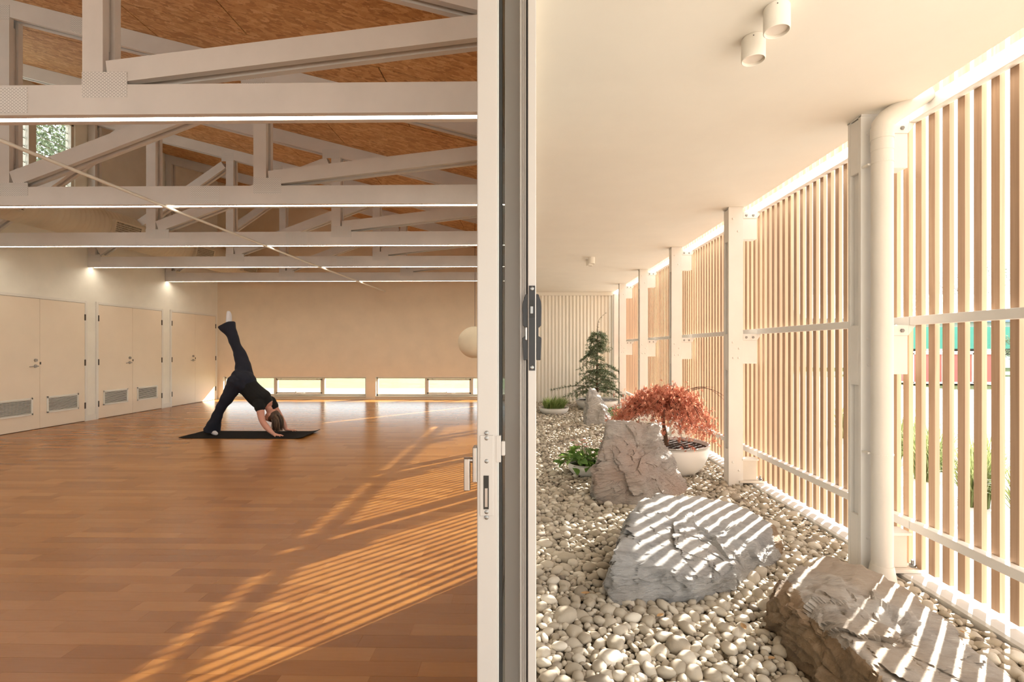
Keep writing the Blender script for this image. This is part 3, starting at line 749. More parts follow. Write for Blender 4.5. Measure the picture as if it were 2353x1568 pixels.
def remesh(mb, name, mat, parent, vox, smooth_it=4):
    o = mb.build('tmp', mat); r = o.modifiers.new('r', 'REMESH'); r.mode = 'VOXEL'; r.voxel_size = vox
    if smooth_it: s = o.modifiers.new('s', 'SMOOTH'); s.iterations = smooth_it; s.factor = .5
    dg = bpy.context.evaluated_depsgraph_get(); me = bpy.data.meshes.new_from_object(o.evaluated_get(dg)); bpy.data.objects.remove(o)
    me.name = name; me.materials.clear(); me.materials.append(M[mat]); me.polygons.foreach_set('use_smooth', [True]*len(me.polygons))
    q = bpy.data.objects.new(name, me); C.objects.link(q); q.parent = parent; return q
PX, PYY = -4.30, 7.30
pr = thing('person', 'person in black top and navy flared trousers, one leg raised, hands on the mat', 'person', (PX, PYY, 0.007))
def L(x, y, z, r=None): return (x-PX, y-PYY, z-.007) if r is None else (x-PX, y-PYY, z-.007, r)
bd = MB()
# torso, neck, head
limb(bd, [L(-4.36, 7.33, .85, .10), L(-4.28, 7.32, .73, .105), L(-4.17, 7.32, .625, .115), L(-4.07, 7.32, .53, .12), L(-4.0, 7.33, .47, .10)])
limb(bd, [L(-4.03, 7.24, .475, .065), L(-4.01, 7.33, .47, .09), L(-4.0, 7.43, .475, .065)])
limb(bd, [L(-4.0, 7.33, .45, .055), L(-3.955, 7.33, .375, .048), L(-3.935, 7.32, .34, .05)])
HD = Vector(L(-3.905, 7.31, .285)); hrot = Matrix.Rotation(R(35), 3, 'Y')
ball(bd, HD, (.082, .072, .105), 18, hrot)
ball(bd, HD+Vector((-.045, -.012, -.02)), (.05, .05, .065), 14, hrot)      # face and jaw towards the feet
ball(bd, HD+Vector((-.095, -.01, -.035)), (.016, .013, .02), 8)             # nose
ball(bd, HD+Vector((.0, -.072, .012)), (.016, .010, .028), 8, hrot)         # near ear
ball(bd, HD+Vector((.0, .072, .012)), (.016, .010, .028), 8, hrot)
ball(bd, HD+Vector((-.078, -.01, .018)), (.012, .024, .008), 8)             # lips
# legs under the trousers and feet
limb(bd, [L(-4.40, 7.25, .77, .07), L(-4.50, 7.25, .60, .06), L(-4.645, 7.25, .42, .052), L(-4.74, 7.27, .22, .05), L(-4.79, 7.29, .075, .035)])
limb(bd, [L(-4.38, 7.40, .90, .08), L(-4.44, 7.42, 1.10, .07), L(-4.515, 7.42, 1.335, .055), L(-4.575, 7.42, 1.5, .052), L(-4.625, 7.42, 1.70, .034)])
# arms
limb(bd, [L(-4.02, 7.20, .455, .058), L(-3.995, 7.165, .36, .054), L(-3.945, 7.13, .225, .043), L(-3.86, 7.115, .12, .040), L(-3.77, 7.10, .043, .027)])
limb(bd, [L(-3.985, 7.45, .46, .058), L(-3.925, 7.475, .34, .052), L(-3.85, 7.495, .20, .042), L(-3.81, 7.50, .11, .038), L(-3.785, 7.50, .045, .027)])
def hand(w, fwd, side):
    w = Vector(w); f = Vector(fwd).normalized(); s = Vector(side).normalized()
    limb(bd, [(*(w), .026), (*(w+f*.035+Vector((0, 0, -.008))), .022), (*(w+f*.07+Vector((0, 0, -.014))), .016)], 12, 4)
    for q in (-.022, 0, .022): limb(bd, [(*(w+f*.03+s*q*.7+Vector((0, 0, -.008))), .016), (*(w+f*.085+s*q+Vector((0, 0, -.018))), .012)], 10, 3)
    for a, l0, ln in ((-.036, .078, .062), (-.012, .088, .078), (.012, .086, .074), (.033, .076, .056)):
        b0 = w+f*l0+s*a*.8+Vector((0, 0, -.018)); dr = (f+s*a*5).normalized()
        limb(bd, [(*b0, .0095), (*(b0+dr*ln*.4+Vector((0, 0, .004))), .0088), (*(b0+dr*ln*.75+Vector((0, 0, -.004))), .008), (*(b0+dr*ln+Vector((0, 0, -.008))), .0062)], 8, 3)
    th = -1
    b0 = w+f*.025-s*.022+Vector((0, 0, -.012)); dr = (f*.75-s*.75).normalized()
    limb(bd, [(*b0, .014), (*(b0+dr*.035+Vector((0, 0, -.006))), .011), (*(b0+dr*.068+Vector((0, 0, -.012))), .0075)], 8, 3)
hand(L(-3.77, 7.10, .040), (1, -.12, 0), (0, 1, 0))
hand(L(-3.785, 7.50, .042), (1, .05, 0), (0, -1, 0))
body = remesh(bd, 'body', 'skin', pr, .0055, 3)
# eyes and brows sit on the face
for sy in (-1, 1):
    e = MB(); ball(e, HD+Vector((-.078, -.012+sy*.026, -.048)), .010, 10); e.build('eye', 'sock', pr, smooth=True)
# trousers
tr = MB()
limb(tr, [L(-4.43, 7.32, .90, .105), L(-4.355, 7.32, .83, .160), L(-4.295, 7.32, .745, .155), L(-4.265, 7.32, .715, .143)], 20)
limb(tr, [L(-4.405, 7.24, .81, .125), L(-4.48, 7.245, .67, .103), L(-4.565, 7.25, .53, .088), L(-4.64, 7.25, .425, .070), L(-4.70, 7.26, .31, .071), L(-4.745, 7.27, .21, .083), L(-4.79, 7.285, .11, .104), L(-4.812, 7.295, .062, .118)], 20)
limb(tr, [L(-4.375, 7.39, .87, .135), L(-4.40, 7.41, 1.0, .117), L(-4.43, 7.42, 1.13, .098), L(-4.475, 7.42, 1.25, .083), L(-4.515, 7.42, 1.34, .072), L(-4.55, 7.42, 1.43, .076), L(-4.575, 7.42, 1.50, .080), L(-4.608, 7.42, 1.57, .092), L(-4.655, 7.42, 1.645, .118), L(-4.67, 7.42, 1.675, .125)], 20)
def trim(mb, keep):  # flat cuffs: clamp vertices past a plane
    out = []
    for v in mb.v:
        p = Vector(v)
        for (o, nrm) in keep:
            d_ = (p-Vector(o)).dot(Vector(nrm))
            if d_ > 0 and (p-Vector(o)).length < .3: p = p-Vector(nrm)*d_
        out.append(tuple(p))
    mb.v = out
trim(tr, [(L(-4.812, 7.295, .030), (0, 0, -1)), (L(-4.655, 7.42, 1.690), Vector((-.46, 0, .89)).normalized())])
# cloth folds
fo = MB()
remesh_tr = remesh(tr, 'trousers', 'pants', pr, .008, 5)
for v in remesh_tr.data.vertices:
    p = v.co; k = .0045*noise.noise(Vector((p.x*9, p.y*9, p.z*16)))+.003*math.sin(p.z*38+p.x*22)
    v.co = p+v.normal*k
# top
sh = MB()
limb(sh, [L(-4.30, 7.32, .755, .142), L(-4.225, 7.32, .67, .142), L(-4.14, 7.32, .585, .150), L(-4.06, 7.32, .52, .152), L(-4.025, 7.325, .485, .125)], 20)
limb(sh, [L(-4.045, 7.20, .475, .085), L(-4.02, 7.33, .485, .095), L(-4.0, 7.45, .485, .085)], 18)
limb(sh, [L(-4.035, 7.20, .475, .078), L(-4.01, 7.175, .405, .072)], 16)
limb(sh, [L(-3.995, 7.45, .475, .078), L(-3.955, 7.465, .40, .072)], 16)
top = remesh(sh, 'top', 'shirt', pr, .008, 5)
# socks
so = MB(); limb(so, [L(-4.80, 7.30, .09, .042), L(-4.815, 7.315, .045, .040), L(-4.76, 7.25, .036, .036), L(-4.70, 7.20, .030, .030), L(-4.665, 7.17, .028, .024)], 14)
remesh(so, 'sock', 'sock', pr, .006, 3)
so = MB(); limb(so, [L(-4.62, 7.42, 1.66, .040), L(-4.632, 7.42, 1.72, .042), L(-4.63, 7.42, 1.775, .040), L(-4.628, 7.415, 1.83, .036), L(-4.632, 7.41, 1.868, .026)], 14)
remesh(so, 'sock', 'sock', pr, .006, 3)
# hair: cap plus loose strands
hr = MB(); ball(hr, HD+Vector((.030, 0, -.012)), (.076, .083, .100), 18, hrot); ball(hr, HD+Vector((.065, 0, .01)), (.05, .06, .06), 14)
hair = remesh(hr, 'hair', 'hair', pr, .006, 2)
at = hair.data.attributes.new('tint', 'FLOAT', 'POINT'); at.data.foreach_set('value', [.32]*len(hair.data.vertices))
st = MB()
for i in range(150):
    a = random.uniform(-1, 1); b = random.uniform(-1, 1)
    p0 = HD+Vector((.045+.045*b, .065*a, -.0+.04*random.random()))
    ln = random.uniform(.5, 1.0); end = Vector((HD.x+.085+.06*b+random.uniform(-.02, .02), .08*a+HD.y, max(.035, HD.z-.13-.14*ln)))
    mid = (p0+end)/2+Vector((.028, .01*a, .03))
    q = cr([(*p0, .004), (*mid, .006), (*end, .0015)], 4)
    st.tube([Vector(w[:3]) for w in q], [w[3] for w in q], 5, True, random.random())
st.build('hair_strands', 'hair', pr, smooth='all', tint=True, kind='stuff')

# ================================================================== boulders
def rock(name, label, pts, mat, sub=6, disp=.02, seed=0, streak=(1, .3, .2), edge=.012, dents=(), layer=.010):
    pts = [Vector(p) for p in pts]; cen = sum(pts, Vector())/len(pts)
    bm = bmesh.new()
    for p in pts: bm.verts.new(p-cen)
    r = bmesh.ops.convex_hull(bm, input=bm.verts)
    bm.normal_update()
    pl = {}
    for f in bm.faces:
        n = f.normal; d = f.verts[0].co.dot(n)
        if d < 0: n, d = -n, -d
        pl[tuple(round(c, 2) for c in (*n, d))] = (n.copy(), d)
    bm.free()
    NN = np.array([list(n) for n, d in pl.values()]); DD = np.array([d for n, d in pl.values()])
    bm = bmesh.new(); bmesh.ops.create_icosphere(bm, subdivisions=sub, radius=1)
    # stretch the directions towards the hull so that faces stay even
    ext = np.array([[max(abs(p[i]-cen[i]) for p in pts) for i in range(3)]])
    D = np.array([v.co[:] for v in bm.verts])*ext; D /= np.linalg.norm(D, axis=1)[:, None]
    dn = D @ NN.T; dn[dn < 1e-4] = 1e-4
    rr = DD[None, :]/dn
    k = 1/edge
    rmin = rr.min(1); soft = -np.log(np.exp(-k*(rr-rmin[:, None])).sum(1))/k+rmin
    P = D*soft[:, None]
    sd = Vector((seed*3.1, seed*1.7, seed*2.3)); rot = Matrix.Rotation(.6+seed, 3, 'Z') @ Matrix.Rotation(.35, 3, 'Y')
    out = np.empty_like(P)
    for i in range(len(P)):
        p = Vector(P[i]); q = rot @ p
        big = noise.fractal(p*2.6+sd, 1.0, 2.0, 4)
        qs = Vector((q.x*streak[0]*9, q.y/streak[1]*3, q.z/streak[2]*3))
        ly = noise.noise(qs*1.2+sd); ly2 = noise.fractal(qs*2.6+sd, .9, 2.1, 3)
        # stepped cleavage
        stp = math.floor((q.z*26+big*1.4))/26-(q.z+big*1.4/26)
        ridg = abs(noise.noise(p*7+sd*2))
        chip = 0.0
        for (sc_, am_) in ((5.0, .55), (11.0, .45)):
            ds, ps = noise.voronoi(q*sc_+sd, distance_metric='DISTANCE', exponent=2.5); c0 = ps[0]
            nd = Vector((math.sin(c0.x*12.9+c0.y*7.1), math.sin(c0.y*15.3+c0.z*9.7), math.sin(c0.z*11.1+c0.x*5.3)))
            chip += am_*((q*sc_+sd-c0).dot(nd))/sc_*.55
        h = disp*big+chip*.55+layer*ly+layer*.5*ly2+stp*.28-ridg*disp*.7
        out[i] = P[i]+D[i]*h
    for (c, rad, dep) in dents:
        c = np.array(c)-np.array(cen); dist = np.linalg.norm(out-c, axis=1); w = np.clip(1-(dist/rad)**2, 0, 1)
        nrm = out/np.linalg.norm(out, axis=1)[:, None]; out -= nrm*(dep*w)[:, None]
    for i, v in enumerate(bm.verts): v.co = out[i]
    me = bpy.data.meshes.new(name); bm.to_mesh(me); bm.free(); me.polygons.foreach_set('use_smooth', [True]*len(me.polygons))
    bm = bmesh.new(); bm.from_mesh(me)
    for e in bm.edges:
        if len(e.link_faces) == 2 and e.calc_face_angle(0) > R(32): e.smooth = False
    bm.to_mesh(me); bm.free()
    o = link(name, me, mat); o.location = cen; tag(o, label, 'rock'); return o
RA = [(1.62, 2.66, .175), (1.28, 2.42, .195), (1.74, 2.56, .19), (1.89, 2.48, .135), (1.865, 2.24, .115), (1.84, 1.95, .095), (1.20, 2.07, .215), (1.21, 1.87, .235), (1.185, 1.643, .22), (1.14, 2.36, .08), (1.10, 2.2, -.12), (1.08, 1.85, -.12), (1.12, 1.5, -.12), (1.135, 2.30, .12), (1.80, 1.50, .04), (1.28, 1.42, .16), (1.88, 1.7, -.12), (1.92, 2.4, -.12), (1.6, 2.72, -.12), (1.25, 2.5, -.12), (1.80, 1.45, -.12), (1.2, 1.4, -.12)]
ra = rock('boulder', 'flat brown sided boulder in the front corner, striped by sunlight', RA, 'rock_warm', 7, .016, 1.0, (1, .35, .2), .010, [((1.45, 1.9, .2), .16, .012), ((1.62, 2.3, .18), .12, .012)])
RB = [(.46, 2.50, -.06), (.68, 2.48, -.06), (1.03, 2.60, -.06), (1.40, 2.86, -.06), (1.57, 3.05, -.06), (.425, 2.50, .235), (.50, 2.50, .205), (.69, 2.54, .185), (.93, 2.52, .115), (1.26, 2.84, .145), (1.51, 3.04, .16), (.835, 3.28, .345), (1.155, 3.40, .30), (1.44, 3.40, .235), (1.63, 3.20, .16), (1.62, 3.10, .06), (.555, 2.8, .285), (.70, 3.1, .32), (.40, 2.56, .08), (.55, 3.1, -.06), (1.0, 3.45, -.06), (1.5, 3.45, -.06), (1.66, 3.2, -.06)]
rb_ = rock('boulder', 'large grey slate boulder in the middle with wavy bands of sunlight', RB, 'rock_grey', 7, .018, 2.3, (1, .22, .2), .012, [((.86, 3.12, .33), .13, .035), ((1.3, 3.0, .2), .14, .018)], .014)
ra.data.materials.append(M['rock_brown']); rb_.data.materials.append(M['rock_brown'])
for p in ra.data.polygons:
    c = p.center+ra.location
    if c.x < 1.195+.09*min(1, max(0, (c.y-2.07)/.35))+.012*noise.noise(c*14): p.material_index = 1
for p in rb_.data.polygons:
    c = p.center+rb_.location
    if (c-Vector((1.64, 3.12, .08))).length+.06*noise.noise(c*14) < .12: p.material_index = 1
RC = [(.56, 4.12, -.06), (.91, 4.04, -.06), (1.2, 4.2, -.06), (1.50, 4.46, -.06), (.57, 4.2, .26), (.635, 4.3, .38), (.70, 4.36, .60), (.725, 4.40, .66), (.82, 4.42, .675), (1.09, 4.5, .66), (1.235, 4.5, .615), (1.22, 4.52, .5), (.97, 4.15, .20), (.80, 4.14, .26), (1.36, 4.5, .25), (1.44, 4.48, .15), (1.48, 4.46, .06), (.6, 4.6, -.06), (1.4, 4.75, -.06), (.75, 4.6, .5), (1.15, 4.7, .5)]
rock('boulder', 'tall upright pinkish grey boulder leaning in front of the white bowls', RC, 'rock_pink', 7, .020, 4.1, (1, .35, .25), .012, [((.80, 4.08, .10), .20, .06), ((1.26, 4.48, .45), .12, .03)])
RD = [(.98, 8.28, -.06), (1.34, 8.30, -.06), (1.02, 8.35, .56), (1.06, 8.4, .665), (1.16, 8.45, .63), (1.30, 8.5, .48), (1.40, 8.5, .30), (1.46, 8.5, .15), (1.48, 8.5, -.06), (.98, 8.7, -.06), (1.4, 8.8, -.06), (1.0, 8.3, .3), (1.32, 8.3, .25), (1.05, 8.7, .5)]
rock('boulder', 'small upright grey boulder farthest away, in front of the conifer bowl', RD, 'rock_grey', 6, .022, 6.6, (1, .4, .3), .014)

# ================================================================== pebble bed
pb = thing('pebble_bed', 'bed of pale cream river pebbles along the walkway', 'pebbles', (0, 0, 0))
def pebble_base(sub, seed):
    bm = bmesh.new(); bmesh.ops.create_icosphere(bm, subdivisions=sub, radius=1)
    rg = random.Random(seed); sx, sy, sz = 1.0, rg.uniform(.62, .9), rg.uniform(.42, .66); sv = Vector((seed*1.3, seed*.7, seed*2.1))
    pls = [(Vector((rg.gauss(0, 1), rg.gauss(0, 1), rg.gauss(0, 1))).normalized(), rg.uniform(.72, .92)) for _ in range(4)]
    V = []
    for v in bm.verts:
        d = v.co.normalized(); r = 1+.16*noise.noise(d*1.3+sv)+.06*noise.noise(d*3+sv)
        for n, o in pls:
            c = d.dot(n)
            if c > .1: r = min(r, (o/c)*.55+r*.45) if o/c < r else r
        p = d*r; V.append((p.x*sx, p.y*sy, p.z*sz))
    F = [[w.index for w in f.verts] for f in bm.faces]; bm.verts.index_update(); bm.free()
    return np.array(V), np.array(F)
NB = 14
hi = [pebble_base(3, i) for i in range(NB)]; mid = [pebble_base(2, i) for i in range(NB)]; lo = [pebble_base(1, i) for i in range(NB)]
foot = [(RA, .04), (RB, .05), (RC, .05), (RD, .05)]
def hull2(pts):
    p = sorted(set((round(q[0], 4), round(q[1], 4)) for q in pts))
    def half(ps):
        h = []
        for q in ps:
            while len(h) >= 2 and (h[-1][0]-h[-2][0])*(q[1]-h[-2][1])-(h[-1][1]-h[-2][1])*(q[0]-h[-2][0]) <= 0: h.pop()
            h.append(q)
        return h
    a, b = half(p), half(p[::-1]); return a[:-1]+b[:-1]
HU = [hull2([q for q in f if q[2] < .12]) for f, _ in foot]
def inrock(x, y, m):
    for h in HU:
        ok = True
        for i in range(len(h)):
            a, b = h[i], h[(i+1) % len(h)]; L_ = math.hypot(b[0]-a[0], b[1]-a[1])
            if ((b[0]-a[0])*(y-a[1])-(b[1]-a[1])*(x-a[0]))/L_ < m: ok = False; break
        if ok: return True
    return False
cell = .05; grid = {}; peb = []
def fits(x, y, r, ov):
    gx, gy = int(x/cell), int(y/cell)
    for i in range(gx-3, gx+4):
        for j in range(gy-3, gy+4):
            for (a, b, c) in grid.get((i, j), ()):
                if (a-x)**2+(b-y)**2 < ((r+c)*ov)**2: return False
    return True
def put(x, y, r): grid.setdefault((int(x/cell), int(y/cell)), []).append((x, y, r)); peb.append((x, y, r))
rg = random.Random(5)
Y0, Y1 = 1.72, 11.76
for (rmin_, rmax_, tries, ov, ymax) in ((.042, .060, 260, .80, Y1), (.028, .042, 4200, .74, Y1), (.020, .028, 24000, .72, Y1), (.011, .019, 60000, .70, 7.0)):
    for _ in range(tries):
        y = Y0+(ymax-Y0)*rg.random()**1.15; x = rg.uniform(.035, 2.13); r = rg.uniform(rmin_, rmax_)
        if x+r*.7 > 2.14 or x < r*.55+.03: continue
        if inrock(x, y, .02+r*.3): continue
        if fits(x, y, r, ov): put(x, y, r)
fill = []
for _ in range(11000):
    y = Y0+(8.5-Y0)*rg.random()**1.2; fill.append((rg.uniform(.04, 2.12), y, rg.uniform(.015, .026)))
def xf(rg, r, x, y, z):
    return (x, y, z), (rg.gauss(0, .22), rg.gauss(0, .22), rg.uniform(0, 6.28)), r
def score(p):
    x, y, r = p
    return r/y if (x/y < 1.0 and y > 1.95) else 0
peb.sort(key=score, reverse=True)
ptint = lambda g: min(1, max(0, g.gauss(.55, .22)))
pm = []
for i in range(42):
    V, F = hi[i % NB]; me = bpy.data.meshes.new('pebble'); me.from_pydata(V.tolist(), [], F.tolist()); me.update()
    me.polygons.foreach_set('use_smooth', [True]*len(me.polygons)); me.materials.append(M['pebble'])
    a = me.attributes.new('tint', 'FLOAT', 'POINT'); a.data.foreach_set('value', [ptint(rg)]*len(V)); pm.append(me)
for i, (x, y, r) in enumerate(peb[:300]):
    loc, rot, s = xf(rg, r, x, y, -.012+rg.uniform(-.008, .010)+r*.10)
    shared('pebble', pm[rg.randrange(42)], 'pebble', pb, loc, rot, (s*1.18,)*3)
VV, FF, TT = [], [], []; off = 0
from mathutils import Euler
for lst, isf in ((peb[300:], False), (fill, True)):
    for (x, y, r) in lst:
        src = mid if (y < 4.6 and not isf) else lo
        V, F = src[rg.randrange(NB)]
        z = (-.030 if isf else -.012+rg.uniform(-.010, .010)+r*.10)
        loc, rot, s = xf(rg, r, x, y, z)
        Rm = np.array(Euler(rot).to_matrix())*s*1.18
        VV.append(V @ Rm.T+np.array(loc)); FF.append(F+off); TT.append(np.full(len(V), ptint(rg))); off += len(V)
np_obj('pebbles', np.concatenate(VV), np.concatenate(FF), 'pebble', pb, np.concatenate(TT), True, 'stuff')

# fallen leaves among the pebbles
def flat_leaf(L, w, curl=.25):
    m = MB(); n = 5
    for i in range(n+1):
        t = i/n; ww = w*math.sin(math.pi*min(1, t*.94+.03))**.8; z = curl*L*(t-.5)**2
        m.v += [(t*L, -ww, z+ww*.35), (t*L, 0, z), (t*L, ww, z+ww*.35)]; m.t += [.5]*3
    for i in range(n): a = 3*i; m.f += [(a, a+3, a+4, a+1), (a+1, a+4, a+5, a+2)]
    return m
M['dryleaf'] = paint('dry_tan_leaf', (.42, .25, .11), .8, .25)
dl = mesh_of(flat_leaf(.05, .012), 'dryleaf')
for (x, y, lab) in [(.62, 2.33, 'dry tan leaf on the pebbles just in front of the grey slate boulder'), (1.0, 2.28, 'dry tan leaf on the pebbles between the grey slate boulder and the brown sided boulder'), (1.66, 3.62, 'dry tan leaf on the pebbles right of the grey slate boulder, near the kerb'),
                  (.28, 2.55, 'dry tan leaf on the pebbles left of the grey slate boulder, near the screen door'), (1.97, 2.24, 'dry tan leaf wedged between the brown sided boulder and the kerb'), (1.0, 2.02, 'dry tan leaf at the foot of the brown sided boulder')]:
    o = bpy.data.objects.new('fallen_leaf', dl); C.objects.link(o); o.location = (x, y, .026); o.rotation_euler = (rg.uniform(-.3, .3), rg.uniform(-.3, .3), rg.uniform(0, 6))
    tag(o, lab, 'leaf', 'dry leaves on the pebbles')

# ================================================================== planters
def bowl(parent, r, h, rim=.012):
    prof = [(.0001, 0)]
    for i in range(0, 13):
        t = i/12; prof.append((r*(.34+.66*math.sin(t*math.pi/2)**.9), h*(1-math.cos(t*math.pi/2))**.92 if t > 0 else 0.0))
    prof += [(r+.002, h-.004), (r-.002, h), (r-rim, h), (r-rim-.004, h-.01), (r*.9, h-.05 if h > .12 else h-.03)]
    m = MB(); m.lathe(prof, 56); m.build('bowl', 'bowl', parent, smooth='all')
    m = MB(); rs = [.0001, r*.3, r*.6, r*.86, r*.93]; zs = h-.035 if h > .12 else h-.018
    m.lathe([(q, zs+.012*(1-q/r)) for q in rs], 40)
    m.v = [(x, y, z+.006*noise.noise(Vector((x*40, y*40, 0)))) for x, y, z in m.v]
    m.build('soil', 'soil', parent); return zs
def quad_blades(name, paths, mat, parent, tints):
    """paths: list of (list of points, list of half widths, side vector)"""
    V, F, T = [], [], []
    for (pts, ws, sd_), t in zip(paths, tints):
        b = len(V)
        for p, w in zip(pts, ws): V += [p-sd_*w, p+sd_*w]; T += [t, t]
        for i in range(len(pts)-1): a = b+2*i; F.append((a, a+1, a+3, a+2))
    return np_obj(name, [tuple(v) for v in V], F, mat, parent, T, True, 'stuff')

# red maple in the big bowl
mp_ = thing('potted_maple', 'weeping red leaf maple in a large white bowl', 'plant', (1.55, 5.20, -.03))
zs = bowl(mp_, .372, .335)
tk = MB(); base = Vector((-.07, -.03, zs-.02)); topv = Vector((-.10, 0, .78))
q = cr([(*base, .026), (-.085, -.02, zs+.12, .021), (-.105, 0, .60, .018), (*topv, .014)], 4); tk.tube([Vector(w[:3]) for w in q], [w[3] for w in q], 10); tk.build('trunk', 'bark', mp_, smooth=True)
br = MB(); rm = random.Random(11); LV, LF, LT = [], [], []
def maple_leaf(p, size, rnd):
    n = Vector((rnd.gauss(0, 1), rnd.gauss(0, 1)-.4, rnd.gauss(0, .8)+.5)).normalized(); u = n.orthogonal().normalized(); w = n.cross(u)
    a0 = rnd.uniform(0, 6.28); t = min(1, max(0, rnd.gauss(.5, .2)))
    for k in range(5):
        a = a0+(k-2)*.62; ln = size*(1-.12*abs(k-2)); d_ = u*math.cos(a)+w*math.sin(a); s_ = n.cross(d_)
        b = len(LV); LV.extend([p, p+d_*ln*.5+s_*ln*.11, p+d_*ln+n*ln*-.15, p+d_*ln*.5-s_*ln*.11]); LF.append((b, b+1, b+2, b+3)); LT.extend([t]*4)
for i in range(46):
    a = rm.uniform(0, 6.28); rad = rm.uniform(.35, 1.0)
    sx = .60 if math.cos(a) > 0 else .56
    ex = Vector((math.cos(a)*sx*rad, math.sin(a)*.50*rad, 0)); 
    if ex.x+1.45 > 2.16: ex.x = .64
    h0 = rm.uniform(.66, .80); peak = .86+.06*rm.random()-.12*rad*(1 if ex.x < 0 else .6); 
    droop = (peak-rad**2*(.62 if ex.x > 0 else .30)*rm.uniform(.6, 1.0))
    s0 = Vector((-.10, 0, h0)); mid_ = Vector((-.10, 0, 0))+ex*.55+Vector((0, 0, peak)); end = Vector((-.10, 0, 0))+ex+Vector((0, 0, max(.12, droop)))
    q = cr([(*s0, .008), (*mid_, .005), (*end, .0015)], 7); P_ = [Vector(w[:3]) for w in q]
    br.tube(P_, [w[3] for w in q], 6)
    for j in range(3, len(P_)):
        for _ in range(9):
            maple_leaf(P_[j]+Vector((rm.gauss(0, .055), rm.gauss(0, .055), rm.gauss(-.015, .045))), rm.uniform(.030, .052), rm)
# a few bare whips
for e in ((-.02, -.1, .98), (.42, -.05, .93), (.66, -.1, .74), (.70, .1, .68)):
    q = cr([(-.08, 0, .78, .005), (e[0]*.5, e[1]*.5, .92, .003), (*e, .001)], 5); br.tube([Vector(w[:3]) for w in q], [w[3] for w in q], 5)
br.build('branches', 'twig', mp_, smooth=True)
np_obj('foliage', [tuple(v) for v in LV], LF, 'maple', mp_, LT, False, 'stuff')

# broad leaved plant
lp_ = thing('potted_leafy_plant', 'small broad leaved plant with pink flowers in a low white bowl', 'plant', (.62, 5.10, -.03))
zs = bowl(lp_, .205, .145, .009)
rm = random.Random(3); stm = MB()
leaf_me = [mesh_of(flat_leaf(.115, .034, -.4), 'leaf', t, True) for t in (.25, .4, .55, .7, .85)]
for i in range(64):
    a = rm.uniform(0, 6.28); rad = rm.uniform(.02, .22); z = zs+.06+.16*rm.random()*(1.15-rad/.26)
    if rm.random() < .25: z = zs+.02+.05*rm.random(); rad = rm.uniform(.15, .27)
    p = Vector((math.cos(a)*rad-.03, math.sin(a)*rad, z)); stm.tube([Vector((math.cos(a)*.03, math.sin(a)*.03, zs)), Vector((p.x*.6, p.y*.6, z*.8+.02)), p], .0025, 5)
    shared('leaf', leaf_me[rm.randrange(5)], 'leaf', lp_, p, (rm.gauss(0, .35), rm.uniform(-.2, .7), a+rm.gauss(0, .5)), (rm.uniform(.75, 1.25),)*3)
pet = mesh_of(flat_leaf(.026, .010, .4), 'petal', None, True)
for i in range(9):
    a = rm.uniform(0, 6.28); rad = rm.uniform(.03, .16); p = Vector((math.cos(a)*rad, math.sin(a)*rad, zs+.20+.06*rm.random()))
    stm.tube([Vector((p.x*.3, p.y*.3, zs)), p], .002, 5)
    fm = MB()
    for k in range(5):
        rmx = Matrix.Rotation(k*1.2566, 3, 'Z') @ Matrix.Rotation(-.35, 3, 'Y'); lf = flat_leaf(.026, .010, .4); b = len(fm.v)
        fm.v += [tuple(rmx @ Vector(v)+p) for v in lf.v]; fm.t += lf.t; fm.f += [tuple(j+b for j in f) for f in lf.f]
    fm.build('flower', 'petal', lp_, smooth='all')
stm.build('stems', 'leaf', lp_, tint=True)

# grass bowl
gb = thing('potted_grass', 'tuft of fine green grass in a shallow white bowl', 'plant', (.52, 9.70, -.03))
zs = bowl(gb, .30, .155)
def grass(parent, n, rad, hmin, hmax, spread, w, seed, mat='grass', lean=(0, 0)):
    rm = random.Random(seed); paths = []; ts = []
    for _ in range(n):
        a = rm.uniform(0, 6.28); r0 = rad*math.sqrt(rm.random()); h = rm.uniform(hmin, hmax); a2 = a+rm.gauss(0, .8); sp = spread*rm.uniform(.2, 1.0)
        d_ = Vector((math.cos(a2)+lean[0], math.sin(a2)+lean[1], 0)); p0 = Vector((r0*math.cos(a), r0*math.sin(a), 0)); pts = []; ws = []
        for k in range(6):
            t = k/5; pts.append(p0+d_*sp*t**1.7+Vector((0, 0, h*(t-.42*t**3*(sp/spread))))); ws.append(w*(1-t**1.6)+.0004)
        paths.append((pts, ws, Vector((-math.sin(a2+.7), math.cos(a2+.7), 0)))); ts.append(min(1, max(0, rm.gauss(.5, .22))))
    return quad_blades('blades', paths, mat, parent, ts)
b = grass(gb, 800, .20, .18, .34, .20, .0045, 21, lean=(.35, 0)); b.location = (0, 0, zs-.01)

# conifer
cf = thing('potted_conifer', 'feathery green conifer in a large white bowl at the corrugated wall', 'plant', (1.49, 10.40, -.03))
zs = bowl(cf, .46, .245)
tk = MB(); q = cr([(0, 0, zs-.02, .030), (-.01, 0, .7, .022), (.0, 0, 1.3, .013), (.0, 0, 1.72, .007), (.04, 0, 1.95, .004), (.20, 0, 2.11, .0015)], 5)
tk.tube([Vector(w[:3]) for w in q], [w[3] for w in q], 8); tk.build('trunk', 'bark', cf, smooth=True)
rm = random.Random(8); bb_ = MB(); V, F, T = [], [], []
def needles(p, d_, n, ln, rm, lw=.0045):
    for _ in range(n):
        dd = (d_*.5+Vector((rm.gauss(0, .6), rm.gauss(0, .6), rm.gauss(-.12, .5)))).normalized(); s_ = dd.cross(Vector((rm.gauss(0, 1), rm.gauss(0, 1), 1))).normalized()*lw
        l = ln*rm.uniform(.6, 1.2); b = len(V); V.extend([p-s_, p+s_, p+dd*l+s_*.3, p+dd*l-s_*.3]); F.append((b, b+1, b+2, b+3)); T.extend([min(1, max(0, rm.gauss(.48, .25)))]*4)
